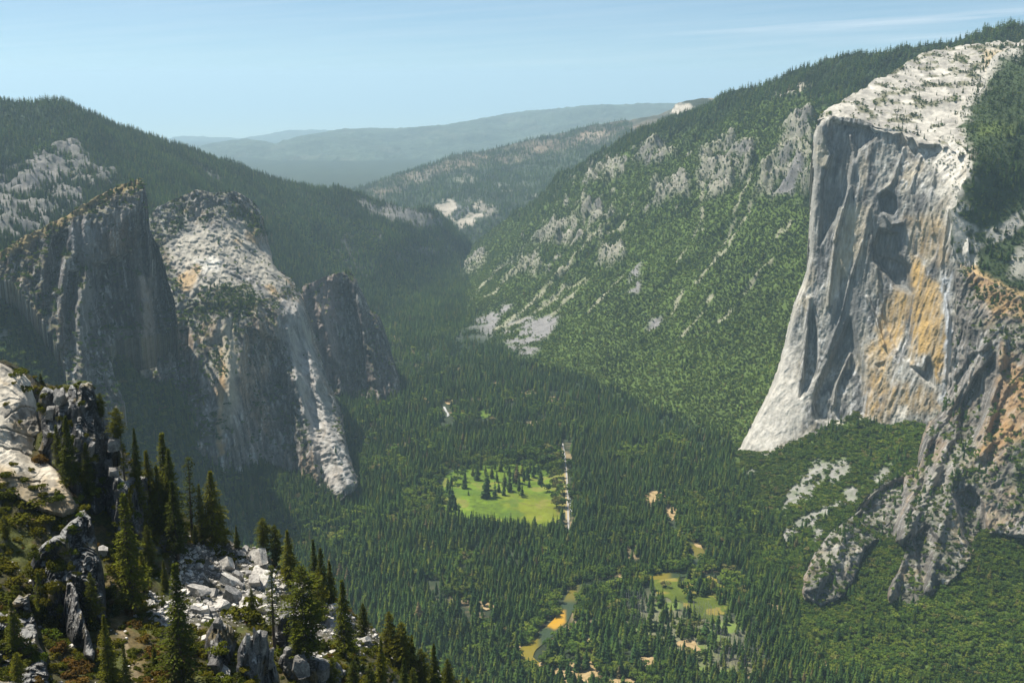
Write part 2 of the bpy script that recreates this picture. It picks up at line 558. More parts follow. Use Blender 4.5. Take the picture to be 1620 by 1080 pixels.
# ================================================================== ROCK BUTTRESS in front of the monolith (far right)
but_poly = [(1512, 425), (1513, 490), (1506, 548), (1498, 610), (1488, 650), (1465, 672), (1455, 705), (1450, 735), (1428, 748), (1400, 762), (1385, 770), (1366, 792), (1350, 815), (1332, 828), (1315, 840), (1300, 858), (1288, 875),
            (1272, 910), (1268, 940), (1298, 962), (1335, 945), (1358, 905), (1370, 868), (1380, 855), (1400, 852), (1415, 860), (1440, 845), (1430, 880), (1420, 905), (1404, 930), (1402, 952), (1440, 962), (1478, 942),
            (1508, 914), (1532, 890), (1548, 850), (1562, 842), (1620, 845), (1730, 840), (1730, 500), (1660, 480), (1620, 470), (1600, 462), (1578, 450), (1556, 440), (1535, 424), (1522, 416)]
S_but = Surf([(1512, 430, 2770), (1522, 418, 2780), (1556, 440, 2690), (1620, 470, 2600), (1730, 500, 2480), (1510, 520, 2715), (1498, 610, 2690), (1465, 672, 2630), (1450, 735, 2520), (1428, 748, 2480), (1385, 770, 2410), (1350, 815, 2310), (1315, 840, 2240),
              (1288, 875, 2170), (1270, 930, 2075), (1300, 960, 2030), (1358, 905, 2120), (1370, 862, 2170), (1330, 890, 2115), (1405, 855, 2235), (1440, 845, 2170), (1404, 940, 2015), (1440, 960, 1990), (1508, 912, 2045), (1548, 850, 2165),
              (1390, 810, 2330), (1470, 740, 2400), (1470, 820, 2200), (1500, 700, 2440), (1540, 760, 2270), (1562, 840, 2170), (1620, 840, 2120), (1730, 840, 2060), (1600, 740, 2250), (1620, 640, 2360), (1700, 640, 2300), (1560, 600, 2470), (1540, 520, 2600), (1620, 550, 2480)])
Rb = Relief(but_poly, S_but, 1.3, 1.2, 7)
Rb.round_edge([(1465, 672), (1455, 705), (1450, 735), (1428, 748), (1385, 770), (1350, 815), (1315, 840), (1288, 875), (1272, 910), (1268, 940)], 8, 60)
Rb.round_edge([(1268, 940), (1298, 962), (1335, 945), (1358, 905), (1370, 868)], 7, 40)
Rb.round_edge([(1440, 845), (1430, 880), (1420, 905), (1404, 930), (1402, 952)], 7, 45)
P0 = Rb.pos()
# diagonal ribs, running down to the left
dvec = np.array([-0.55, -0.25, -0.8]); dvec /= np.linalg.norm(dvec)
al = P0 @ dvec
side = P0 - al[:, None] * dvec
q = side / 48. + (al / 330.)[:, None] * dvec
gb = vnoise(P0 * np.array([1 / 26., 1 / 26., 1 / 38.]), 49); gb2 = vnoise(P0 * np.array([1 / 11., 1 / 11., 1 / 18.]), 50)
Rb.Y -= 9 * np.floor(gb * 3) / 3 + 4.5 * np.floor(gb2 * 3) / 3 + 13 * fbm(q, 3, seed=41, ridged=True, rot=False) + 5 * fbm(side / 17. + (al / 70.)[:, None] * dvec, 3, seed=42, ridged=True, rot=False) + 4 * fbm(P0 / 9., 3, seed=43) + 20 * fbm(P0 / 160., 3, seed=44)
for poly, w, h in (
        ([(1352, 818), (1388, 775), (1432, 752), (1432, 790), (1415, 850), (1385, 848)], 5, 60),
        ([(1512, 780), (1535, 770), (1555, 800), (1560, 840), (1535, 870), (1525, 845)], 5, 45),
        ([(1520, 640), (1540, 600), (1575, 560), (1580, 590), (1560, 650), (1540, 700), (1515, 700)], 5, 60),
        ([(1512, 600), (1540, 560), (1560, 555), (1530, 610), (1516, 640)], 4, 25),
        ([(1445, 850), (1465, 830), (1490, 860), (1470, 900), (1460, 935)], 4, 25)):
    Rb.dent(poly, w, h)
for line, w, h in (
        ([(1500, 700), (1470, 770), (1440, 830), (1420, 900), (1410, 940)], 8, 45),
        ([(1470, 690), (1455, 760), (1435, 810), (1425, 850)], 5, 35),
        ([(1560, 545), (1530, 600), (1500, 650), (1470, 700)], 6, 30),
        ([(1510, 740), (1500, 800), (1480, 870), (1470, 930)], 7, 30),
        ([(1590, 540), (1570, 620), (1560, 690), (1555, 720)], 8, 35),
        ([(1340, 830), (1325, 880), (1290, 930)], 8, 25)):
    Rb.bump(line, w, h)
P = Rb.pos(); Nb = Rb.normals(P)
c = granite(P, 301, (0.165, 0.148, 0.125), (0.065, 0.064, 0.062), (0.31, 0.22, 0.13), 0.9, 0.6)
wx, wy = wpx(Rb.px, Rb.py, 9, 8)
org = soft(wx, wy, [(1530, 425), (1580, 455), (1640, 475), (1640, 520), (1600, 500), (1570, 495), (1545, 470)], 8)
org = np.maximum(org, soft(wx, wy, [(1585, 545), (1640, 600), (1640, 690), (1600, 700), (1575, 715), (1540, 720), (1565, 680), (1575, 620)], 8))
org = np.maximum(org, 0.4 * soft(wx, wy, [(1480, 690), (1500, 690), (1490, 730), (1470, 735)], 6))
c = lerp(c, (0.36, 0.21, 0.085), org * (0.6 + 0.5 * fbm(P / 45., 3, seed=45)))
palem = 0.7 * soft(wx, wy, [(1300, 850), (1330, 830), (1362, 850), (1366, 880), (1330, 900), (1300, 900)], 8)
palem = np.maximum(palem, 0.5 * soft(wx, wy, [(1480, 730), (1520, 700), (1560, 700), (1530, 740), (1480, 800), (1450, 840), (1440, 800)], 8))
c = lerp(c, (0.40, 0.37, 0.31), palem * (0.6 + 0.6 * fbm(P / 20., 3, seed=46)))
Rb.veg = np.maximum(sm(0.5, 0.8, Nb[:, 2] + 0.35 * fbm(P / 50., 3, seed=47)) * 0.5,
                    0.95 * soft(wx, wy, [(1530, 720), (1560, 708), (1620, 715), (1730, 700), (1730, 830), (1600, 800), (1560, 760), (1520, 760), (1495, 790), (1505, 750)], 8) * sm(-0.25, 0.1, fbm(P / 60., 3, seed=48)))
c = lerp(c, (0.07, 0.085, 0.03), Rb.veg * 0.7)
buttress = tag(empty('rock_buttress', (float(at(1440, 900, 2070)[0]), 2070.0, 30.0)), 'dark ribbed rock buttress with rusty patches descending right of the pale monolith', 'cliff')
Rb.build('ribbed_rock', M_CLIFF, np.clip(c, 0.02, 0.7), buttress, buttress.location, skirt=0.08, drop=60)

# ================================================================== CATHEDRAL-LIKE ROCKS (left)
hi_poly = [(-40, 425), (-10, 405), (10, 392), (30, 379), (58, 364), (85, 350), (108, 340), (126, 327), (150, 312), (168, 303), (185, 295), (203, 288), (221, 284), (228, 289), (231, 305), (234, 335), (238, 365), (245, 380), (255, 402), (263, 432),
           (270, 458), (277, 480), (281, 520), (264, 528), (240, 531), (215, 535), (182, 540), (168, 552), (184, 600), (198, 642), (150, 655), (116, 642), (104, 592), (98, 560), (74, 520), (48, 482), (22, 448), (-10, 440), (-40, 450)]
S_hi = Surf([(222, 285, 2557), (185, 296, 2539), (150, 313, 2522), (85, 351, 2478), (10, 393, 2424), (-40, 425, 2389), (228, 300, 2539), (150, 350, 2464), (215, 330, 2513), (240, 380, 2548), (60, 410, 2416), (150, 430, 2451), (225, 450, 2517), (262, 432, 2593), (276, 485, 2593),
             (110, 500, 2354), (190, 520, 2442), (60, 480, 2345), (130, 600, 2265), (240, 560, 2442), (280, 580, 2460), (160, 650, 2230), (290, 650, 2389)])
Rh = Relief(hi_poly, S_hi, 1.3, 0.9, 9)
Rh.round_edge([(221, 284), (228, 289), (231, 305), (234, 335), (238, 365), (245, 380), (255, 402), (263, 432), (270, 458), (277, 480), (282, 520)], 4, 40)
cliff_disp(Rh, 401, 15, 10, 4.5, 40.)
for line, w, h in (
        ([(105, 410), (98, 450), (95, 500), (93, 540)], 7, 38), ([(130, 462), (126, 500), (128, 560), (132, 640)], 10, 50), ([(75, 380), (68, 430), (60, 470)], 5, 16),
        ([(138, 345), (140, 400), (134, 450)], 6, 16), ([(176, 360), (177, 400)], 4, 16), ([(218, 440), (228, 480), (228, 520), (222, 560)], 7, 40), ([(115, 345), (118, 400)], 5, 22), ([(235, 320), (238, 400), (245, 470)], 5, 30)):
    Rh.bump(line, w, h)
for poly, w, h in (
        ([(150, 420), (205, 400), (218, 470), (212, 520), (160, 520), (146, 470)], 4, 38), ([(240, 372), (262, 430), (276, 490), (282, 580), (250, 580), (238, 470)], 3, 85),
        ([(108, 430), (122, 430), (120, 480), (106, 510)], 4, 35), ([(85, 375), (108, 365), (104, 400), (88, 450), (76, 470)], 4, 30)):
    Rh.dent(poly, w, h)
P = Rh.pos(); Nh = Rh.normals(P)
c = granite(P, 411, (0.115, 0.105, 0.095), (0.050, 0.050, 0.052), (0.19, 0.125, 0.08), 1.1, 0.6)
wx, wy = wpx(Rh.px, Rh.py, 8, 14)
crest = soft(wx, wy, [(-40, 418), (85, 345), (150, 308), (221, 280), (225, 292), (190, 308), (150, 325), (85, 362), (-40, 440)], 4)
c = lerp(c, (0.30, 0.21, 0.08), crest * 0.7)
c = lerp(c, (0.28, 0.27, 0.26), 0.5 * soft(wx, wy, [(110, 360), (150, 325), (220, 300), (215, 340), (180, 350), (150, 380), (130, 420), (112, 390)], 8))
c = lerp(c, (0.24, 0.23, 0.21), 0.5 * soft(wx, wy, [(112, 440), (150, 450), (150, 520), (118, 560)], 8))
c = lerp(c, (0.30, 0.24, 0.19), 0.6 * soft(wx, wy, [(215, 430), (240, 440), (245, 540), (215, 560)], 6))
Rh.veg = sm(0.5, 0.8, Nh[:, 2] + 0.2 * fbm(P / 45., 3, seed=415))
c = lerp(c, (0.10, 0.095, 0.035), Rh.veg * 0.6)
o = tag(Rh.build('rock_spire', M_CLIFF, np.clip(c, 0.02, 0.6), None, (float(at(150, 600, 2600)[0]), 2600.0, 250.0), 0.08, 60), 'dark sharp-pointed rock wall sloping up to a peak, leftmost of the three rocks', 'rock', 'cathedral rocks')

mid_poly = [(236, 345), (240, 338), (250, 326), (268, 318), (285, 312), (297, 306), (310, 300), (325, 302), (340, 306), (355, 304), (370, 302), (384, 308), (395, 315), (404, 322), (410, 331), (417, 350), (422, 370), (425, 385), (430, 402), (432, 418), (440, 428), (452, 434),
            (460, 440), (470, 455), (475, 463), (486, 490), (493, 510), (501, 540), (510, 568), (517, 595), (529, 622), (540, 650), (546, 682), (552, 715), (560, 742), (567, 760), (555, 775), (540, 790), (500, 800), (430, 790), (370, 760), (310, 710), (280, 660),
            (240, 650), (212, 612), (196, 568), (194, 538), (214, 528), (242, 522), (270, 515), (276, 480), (262, 430), (245, 385), (236, 368)]
S_mid = Surf([(240, 340, 3220), (310, 301, 3330), (370, 302, 3390), (410, 331, 3430), (425, 385, 3400), (250, 355, 3190), (310, 345, 3270), (370, 340, 3320), (250, 400, 3050), (330, 370, 3190), (410, 375, 3330), (330, 440, 2985), (270, 450, 2920), (430, 430, 3190), (470, 460, 3220), (500, 540, 3180),
              (290, 490, 2860), (345, 500, 2850), (400, 500, 2900), (450, 500, 2990), (300, 600, 2710), (355, 600, 2675), (430, 600, 2850), (470, 600, 2880), (520, 620, 3010), (540, 660, 2960), (310, 680, 2580), (345, 700, 2550), (400, 720, 2670), (480, 770, 2700), (530, 700, 2770), (567, 762, 2640), (540, 790, 2600), (430, 790, 2660),
              (200, 550, 2730), (240, 530, 2760), (215, 612, 2590), (260, 600, 2680)])
Rm = Relief(mid_poly, S_mid, 1.3, 0.9, 11)
Rm.round_edge([(395, 315), (410, 331), (422, 370), (430, 402), (440, 428), (460, 440), (475, 463), (493, 510), (510, 568), (529, 622), (540, 650), (552, 715), (567, 760)], 9, 70)
strip_m = soft(Rm.px, Rm.py, [(440, 470), (475, 470), (500, 555), (530, 650), (566, 770), (518, 780), (485, 690), (460, 590)], 10)
calm_m = soft(Rm.px, Rm.py, [(255, 385), (300, 348), (350, 342), (400, 350), (422, 390), (445, 430), (470, 450), (430, 475), (370, 465), (330, 460), (290, 480), (270, 440)], 14)
cliff_disp(Rm, 501, 17, 10, 4.5, 46., np.maximum(0.42 * np.maximum(calm_m, strip_m), 0.66 * soft(Rm.px, Rm.py, [(285, 500), (330, 480), (385, 500), (388, 600), (380, 700), (340, 730), (300, 690), (288, 600)], 12)))
for poly, w, h in (
        ([(290, 510), (310, 500), (322, 520), (316, 560), (300, 560)], 3, 8), ([(325, 540), (350, 530), (372, 500), (360, 560), (350, 610), (335, 650)], 3, 12), ([(276, 520), (298, 520), (302, 600), (294, 640), (280, 600)], 3, 26),
        ([(392, 520), (440, 540), (455, 620), (470, 700), (478, 770), (420, 740), (390, 680), (385, 600)], 6, 55), ([(310, 600), (340, 620), (345, 690), (320, 690)], 4, 6), ([(415, 340), (440, 350), (425, 400), (412, 370)], 5, 25)):
    Rm.dent(poly, w, h)
for line, w, h in (
        ([(300, 515), (312, 560), (318, 620), (325, 690)], 6, 16), ([(355, 505), (362, 580), (365, 650), (370, 700)], 7, 22), ([(470, 480), (485, 540), (505, 620), (525, 700), (550, 765)], 9, 40), ([(455, 520), (470, 600), (490, 690), (505, 770)], 6, 28),
        ([(405, 480), (420, 560)], 6, 25), ([(215, 530), (222, 600)], 6, 25), ([(248, 530), (252, 600)], 5, 20), ([(330, 470), (345, 500), (340, 520)], 5, 20)):
    Rm.bump(line, w, h)
P = Rm.pos(); Nm = Rm.normals(P)
c = granite(P, 511, (0.175, 0.16, 0.142), (0.060, 0.060, 0.061), (0.30, 0.215, 0.135), 1.15, 0.65)
wx, wy = wpx(Rm.px, Rm.py, 10, 15)
light = soft(wx, wy, [(262, 385), (300, 352), (350, 345), (400, 352), (420, 390), (440, 430), (470, 450), (430, 470), (370, 460), (330, 455), (290, 470), (275, 430)], 10)
c = lerp(c, (0.36, 0.33, 0.27), light * sm(-0.6, 0.05, fbm(P / 60., 4, seed=517)))
c = lerp(c, (0.13, 0.13, 0.13), light * sm(0.12, 0.4, fbm(P / 30., 4, seed=520)) * 0.75)
c = lerp(c, (0.45, 0.29, 0.12), 0.7 * light * sm(0.15, 0.5, fbm(P / 75., 4, seed=518)))
c = lerp(c, (0.60, 0.57, 0.50), soft(wx, wy, [(305, 410), (330, 405), (350, 412), (345, 428), (318, 428)], 5) * 0.8)
c = lerp(c, (0.40, 0.35, 0.26), 0.8 * soft(wx, wy, [(350, 520), (372, 500), (376, 560), (372, 640), (350, 700), (345, 620)], 6))
c = lerp(c, (0.42, 0.27, 0.12), 0.7 * soft(wx, wy, [(350, 540), (358, 600), (352, 660), (356, 715), (345, 720), (343, 600)], 4))
c = lerp(c, (0.43, 0.41, 0.37), 0.85 * soft(wx, wy, [(450, 480), (475, 475), (500, 560), (530, 660), (562, 770), (520, 775), (490, 690), (465, 590)], 8) * (0.7 + 0.5 * fbm(P / 20., 3, seed=519)))  # sunlit right flank painted paler into the rock
c = lerp(c, (0.36, 0.35, 0.31), 0.7 * soft(wx, wy, [(196, 540), (240, 528), (250, 560), (235, 610), (210, 600)], 6))
Rm.veg = np.maximum(sm(0.5, 0.85, Nm[:, 2] + 0.3 * fbm(P / 45., 3, seed=515)) * 0.6 * (1 - 0.92 * light),
                    soft(wx, wy, [(325, 480), (345, 450), (390, 450), (420, 480), (400, 500), (360, 492), (330, 500)], 6) * 0.8)
Rm.veg = np.maximum(Rm.veg, 0.8 * soft(wx, wy, [(345, 330), (372, 322), (405, 340), (420, 370), (400, 372), (370, 345)], 6))
Rm.veg = np.maximum(Rm.veg, 0.9 * soft(wx, wy, [(276, 505), (310, 484), (316, 494), (290, 512)], 3))
Rm.veg *= 1 - 0.95 * strip_m
c = lerp(c, (0.075, 0.085, 0.032), Rm.veg * 0.7)
tag(Rm.build('rock_tower', M_CLIFF, np.clip(c, 0.02, 0.65), None, (float(at(400, 740, 2700)[0]), 2700.0, 40.0), 0.08, 60), 'broad rock tower with blocky flat top and pale slabby shoulder, middle of the three rocks', 'rock', 'cathedral rocks')

low_poly = [(474, 470), (478, 455), (490, 448), (503, 442), (515, 437), (530, 432), (545, 430), (555, 431), (561, 437), (566, 446), (571, 457), (578, 473), (585, 489), (593, 494), (600, 500), (605, 510), (609, 522), (615, 541), (621, 562), (627, 582), (632, 602), (636, 625), (640, 645), (625, 655), (600, 655), (575, 650),
            (550, 640), (520, 660), (495, 640), (480, 560)]
S_low = Surf([(478, 456, 3640), (515, 437, 3680), (545, 430, 3700), (571, 458, 3710), (600, 500, 3700), (621, 562, 3650), (638, 640, 3570), (490, 520, 3600), (540, 500, 3630), (580, 560, 3620), (500, 600, 3560), (550, 620, 3550), (600, 640, 3540), (520, 650, 3540)])
Rl = Relief(low_poly, S_low, 1.3, 0.9, 13)
Rl.round_edge([(545, 430), (561, 437), (571, 457), (585, 489), (600, 500), (609, 522), (621, 562), (632, 602), (640, 645)], 9, 70)
cliff_disp(Rl, 601, 18, 10, 4.5, 50.)
Rl.bump([(500, 470), (515, 520), (530, 570)], 6, 30)
Rl.bump([(560, 450), (575, 520), (590, 600)], 7, 35)
Rl.dent([(520, 450), (555, 450), (575, 530), (590, 620), (560, 620), (540, 560)], 8, 40)
P = Rl.pos(); Nl = Rl.normals(P)
c = granite(P, 611, (0.115, 0.105, 0.097), (0.050, 0.051, 0.053), (0.26, 0.19, 0.15), 0.9, 0.5)
wx, wy = wpx(Rl.px, Rl.py, 8, 16)
c = lerp(c, (0.27, 0.22, 0.20), 0.7 * soft(wx, wy, [(478, 455), (520, 440), (535, 460), (530, 520), (540, 590), (520, 620), (495, 560)], 8))
Rl.veg = sm(0.5, 0.8, Nl[:, 2] + 0.2 * fbm(P / 45., 3, seed=615))
c = lerp(c, (0.11, 0.09, 0.035), Rl.veg * 0.6)
tag(Rl.build('rock_bluff', M_CLIFF, np.clip(c, 0.02, 0.6), None, (float(at(560, 640, 3550)[0]), 3550.0, 0.0), 0.08, 60), 'smaller dark rounded rock bluff, right behind the broad rock tower', 'rock', 'cathedral rocks')
# ================================================================== RIGHT MOUNTAINSIDE with the talus under the monolith
mr_poly = [(1040, 196), (1060, 190), (1080, 182), (1130, 160), (1180, 143), (1245, 127), (1295, 107), (1350, 92), (1405, 85), (1460, 75), (1495, 67), (1530, 57), (1580, 50), (1620, 43), (1760, 28),
           (1760, 1160), (1130, 1160), (1150, 1010), (1180, 880), (1150, 770), (1080, 710), (980, 665), (880, 620), (760, 580), (660, 560), (590, 530), (620, 500), (655, 475), (690, 447), (727, 438), (735, 420), (740, 396), (760, 380), (790, 360), (815, 342), (840, 325), (862, 305), (890, 276), (930, 255), (965, 235), (990, 215)]
S_mr = Surf([(1060, 190, 5300), (1130, 160, 5250), (1245, 127, 5000), (1350, 92, 4800), (1460, 75, 4600), (1620, 43, 4400), (1760, 28, 4300), (965, 235, 5600), (890, 276, 5850), (840, 325, 6050), (790, 360, 6300), (740, 396, 6550),
             (727, 438, 'z', 18), (690, 448, 'z', 8), (640, 490, 'z', 2), (590, 530, 'z', -10), (690, 540, 'z', 28), (660, 565, 'z', -10), (850, 575, 'z', 30), (760, 585, 'z', -12), (1000, 625, 'z', 30), (880, 622, 'z', -12), (1100, 665, 'z', 28), (980, 668, 'z', -12), (1165, 714, 'z', 22), (1080, 712, 'z', -12), (1215, 738, 'z', 40),
             (1150, 775, 'z', -14), (1235, 800, 'z', 10), (1262, 870, 'z', 6), (1190, 880, 'z', -14), (1250, 960, 'z', -4), (1310, 1000, 'z', 8), (1400, 985, 'z', 28), (1450, 1080, 'z', 2), (1150, 1010, 'z', -14), (1620, 1080, 'z', 14), (1140, 1160, 'z', -14), (1620, 1000, 'z', 45), (1620, 900, 2070), (1560, 850, 2160), (1760, 900, 2040), (1760, 1160, 'z', 5),
             (1350, 662, 2865), (1470, 668, 2745), (1300, 700, 2810), (1420, 755, 2540), (1300, 800, 2480), (1400, 880, 2165), (1500, 930, 2030), (1350, 560, 3300), (1300, 300, 4100), (1282, 330, 4200), (1240, 500, 3700), (1185, 615, 3330), (1450, 500, 3300), (1500, 300, 3700), (1620, 500, 3000), (1620, 700, 2450), (1620, 200, 4000)])
Rr = Relief(mr_poly, S_mr, 1.9, 0.8, 21)
P = Rr.pos()
inb = inside(Rr.px, Rr.py, but_poly)
Rr.Y = np.where(inb, np.maximum(Rr.Y, S_but(Rr.px, Rr.py) + 120), Rr.Y)
foot = [(1165, 717), (1195, 718), (1215, 717), (1265, 698), (1295, 684), (1322, 672), (1352, 662), (1375, 667), (1400, 678), (1432, 673), (1442, 663), (1466, 672)]
inf = inside(Rr.px, Rr.py, [(1282, 200), (1500, 240), (1512, 430), (1506, 548), (1490, 650)] + foot[::-1] + [(1185, 680), (1220, 610), (1242, 540), (1272, 440), (1282, 320)])
Rr.Y = np.where(inf, np.maximum(Rr.Y, S_face(Rr.px, Rr.py) + 60), Rr.Y)
P = Rr.pos()
cdir = np.array([0.48, -0.88, 0.0]); ddir = np.array([-0.88, -0.48, 0.0])
s = P @ cdir; d = P @ ddir
q = np.stack([s / 120., d / 900., s * 0], -1)
gul = fbm(q, 4, seed=61, ridged=True, rot=False)
base_fade = sm(20, 160, P[:, 2])
rock_zone = soft(*wpx(Rr.px, Rr.py, 22, 62, 40), [(860, 330), (910, 275), (960, 245), (1020, 235), (1080, 205), (1180, 175), (1230, 150), (1290, 150), (1290, 330), (1230, 330), (1190, 300), (1130, 310), (1080, 345), (1010, 385), (950, 420), (890, 465), (850, 440), (770, 450), (735, 440), (730, 415), (780, 390), (840, 350)], 16)
rn = fbm(P / 150., 4, seed=63, ridged=True)
rn2 = fbm(P / 45., 4, seed=64)
low_talus = soft(Rr.px, Rr.py, [(1160, 700), (1500, 640), (1800, 800), (1800, 1200), (1100, 1200)], 20)
Rr.dz += base_fade * (1 - low_talus) * (32 * gul + 14 * fbm(P / 260., 3, seed=65) + 40 * rock_zone * rn + 12 * rock_zone * rn2 + 4 * rn2)
Rr.dz += low_talus * (7 * fbm(P / 90., 4, seed=66))
P = Rr.pos(); Nr = Rr.normals(P)
steep = sm(0.72, 0.5, Nr[:, 2])
wx, wy = wpx(Rr.px, Rr.py, 5, 67, 14)
n60 = fbm(P / 60., 4, seed=68)
rockm = rock_zone * sm(0.0, 0.25, 0.7 * rn2 + 0.5 * rn + 0.45 * fbm(np.stack([s / 70., d / 260., P[:, 2] / 200.], -1), 3, seed=73) + 0.35 * fbm(np.stack([s / 420., d / 200., P[:, 2] / 160.], -1), 2, seed=74) + 0.25 * steep - 0.62)
crags = np.zeros(len(P))
cx, cy_ = wpx(Rr.px, Rr.py, 9, 79, 12)
for poly in ([(922, 290), (932, 268), (975, 262), (990, 275), (960, 292), (938, 302)], [(912, 350), (925, 330), (968, 326), (975, 342), (945, 356)], [(850, 392), (862, 362), (905, 350), (935, 366), (925, 388), (880, 396)], [(1022, 322), (1032, 296), (1078, 288), (1092, 310), (1060, 326)],
             [(1100, 300), (1110, 245), (1150, 225), (1180, 245), (1172, 290), (1140, 318), (1115, 320)], [(1196, 306), (1215, 268), (1240, 258), (1246, 290), (1222, 318)], [(1222, 280), (1240, 215), (1285, 190), (1290, 300), (1262, 300)], [(940, 420), (952, 388), (985, 384), (990, 410), (965, 428)],
             [(728, 436), (735, 412), (760, 392), (772, 410), (752, 432)], [(818, 440), (826, 416), (850, 408), (858, 430), (840, 444)], [(880, 442), (890, 424), (912, 424), (910, 440)], [(1160, 300), (1168, 240), (1192, 238), (1186, 290)], [(1000, 262), (1020, 240), (1060, 232), (1070, 252), (1030, 268)]):
    crags = np.maximum(crags, soft(cx, cy_, poly, 7))
rockm = np.maximum(rockm, crags * sm(-0.22, 0.12, rn2 + 0.4 * rn))
Rr.dz += crags * (48 * np.maximum(rn, -.2) + 22 * np.floor(rn2 * 3) / 3)
talus = soft(wx, wy, [(800, 512), (835, 494), (884, 500), (872, 530), (838, 566), (800, 552), (792, 530)], 5)
talus = np.maximum(talus, soft(wx, wy, [(708, 548), (728, 524), (760, 500), (800, 478), (812, 484), (790, 506), (780, 530), (750, 556), (728, 556)], 5))
talus = np.maximum(talus, soft(wx, wy, [(838, 392), (815, 415), (775, 440), (790, 425), (820, 398)], 5))
talus = np.maximum(talus, soft(wx, wy, [(1015, 425), (1012, 470), (992, 472), (998, 440)], 5))
talus = np.maximum(talus, soft(wx, wy, [(1210, 305), (1260, 270), (1275, 275), (1250, 310), (1225, 316)], 6))
talus = np.maximum(talus, soft(wx, wy, [(1030, 500), (1060, 510), (1040, 530), (1020, 525)], 6) * sm(0, .2, n60))
talus *= sm(-0.2, 0.1, n60 + 0.4 * gul + 0.3 * fbm(P / 20., 2, seed=78))
gl = np.full(len(P), 1e9)
for line in ([(1245, 235), (1222, 262), (1205, 300), (1186, 328)], [(1110, 275), (1112, 330), (1110, 372)], [(965, 355), (930, 392), (895, 430), (868, 452)], [(925, 440), (880, 470), (835, 500), (800, 520)], [(1180, 340), (1140, 405), (1125, 420)],
             [(1080, 460), (1060, 505), (1040, 520)], [(920, 320), (925, 360), (928, 378)], [(800, 420), (770, 445), (745, 470)], [(1250, 355), (1230, 380)], [(1000, 330), (985, 360), (960, 372)], [(1190, 280), (1175, 310), (1160, 350), (1140, 395), (1118, 432), (1100, 450)], [(1110, 310), (1108, 352), (1090, 390), (1070, 420)], [(905, 420), (880, 446), (846, 474), (812, 502), (786, 520)], [(935, 438), (902, 470), (872, 498)], [(850, 400), (822, 428), (792, 452), (768, 470)], [(1230, 400), (1190, 450), (1150, 500), (1120, 530)], [(1130, 470), (1100, 510), (1070, 545)], [(985, 440), (960, 470), (930, 500)]):
    gl = np.minimum(gl, segdist(wx, wy, line))
gully = sm(3.6, 1.2, gl) * sm(-0.45, 0.05, n60 + 0.3 * fbm(P / 25., 2, seed=80))
talus2 = np.zeros(len(P))
for poly in ([(1240, 790), (1262, 762), (1290, 730), (1315, 735), (1300, 750), (1280, 770), (1260, 800), (1240, 812)], [(1220, 858), (1250, 832), (1290, 808), (1330, 792), (1333, 800), (1290, 825), (1255, 845), (1235, 866)],
             [(1310, 735), (1340, 725), (1345, 745), (1315, 770)], [(1270, 780), (1300, 750), (1304, 756), (1280, 790)], [(1380, 750), (1410, 738), (1405, 752), (1385, 765)], [(1285, 845), (1300, 830), (1304, 850), (1290, 860)], [(1335, 775), (1350, 765), (1355, 790), (1340, 800)], [(1200, 842), (1225, 838), (1215, 856)]):
    talus2 = np.maximum(talus2, sm(-6, 2, np.where(inside(wx, wy, poly), 1, -1) * segdist(wx, wy, poly, True)))
talus2 *= sm(-0.75, -0.15, fbm(P / 22., 3, seed=76))
# the face's foot sheds blocks
talus2 = np.maximum(talus2, 0.8 * soft(wx, wy, [(1180, 745), (1196, 735), (1200, 752), (1186, 756)], 4))
c = np.tile(np.array((0.074, 0.110, 0.022), np.float32), (len(P), 1)) * (0.95 + 0.35 * n60)[:, None]
upper = soft(*wpx(Rr.px, Rr.py, 14, 69, 40), [(1030, 150), (1760, 0), (1760, 640), (1570, 640), (1500, 140), (1290, 178), (1230, 158), (1180, 178), (1080, 212), (1010, 240), (930, 275), (860, 330), (820, 345)], 14)
c = lerp(c, DARK_FOREST, upper * 0.9)
c = lerp(c, (0.30, 0.275, 0.225), rockm * (0.75 + 0.5 * fbm(P / 18., 3, seed=70)))
c = lerp(c, (0.12, 0.115, 0.11), rockm * sm(0.1, 0.4, fbm(P / 70., 3, seed=72)) * 0.7)  # dark patches paint shade into the crags
c = lerp(c, (0.20, 0.19, 0.18), talus)
c = lerp(c, (0.27, 0.255, 0.18), gully * 0.8)
c = lerp(c, (0.28, 0.265, 0.24), talus2 * (0.75 + 0.5 * fbm(P / 12., 3, seed=75)))
zl = P[:, 2]
flat = sm(34, 14, zl) * (1 - low_talus)
c = lerp(c, DARK_FOREST, flat)
c = lerp(c, (0.45, 0.40, 0.32), 0.7 * soft(wx, wy, [(1225, 155), (1250, 143), (1278, 148), (1262, 160), (1235, 168)], 4))
footl = sm(9, 3, segdist(wx, wy + 5, foot[1:8]))
c = lerp(c, (0.50, 0.46, 0.37), footl)
tag(Rr.build('mountainside', M_SLOPE, np.clip(c, 0.012, 0.6), None, (0, 0, 0), 0.05, 100), kind='structure')
Rr.open = np.maximum(np.maximum(rockm * 0.9, talus * 0.97), np.maximum(np.maximum(gully * 0.95, footl), talus2 * 0.97))
Rr.upper, Rr.flat, Rr.low = upper, flat, low_talus

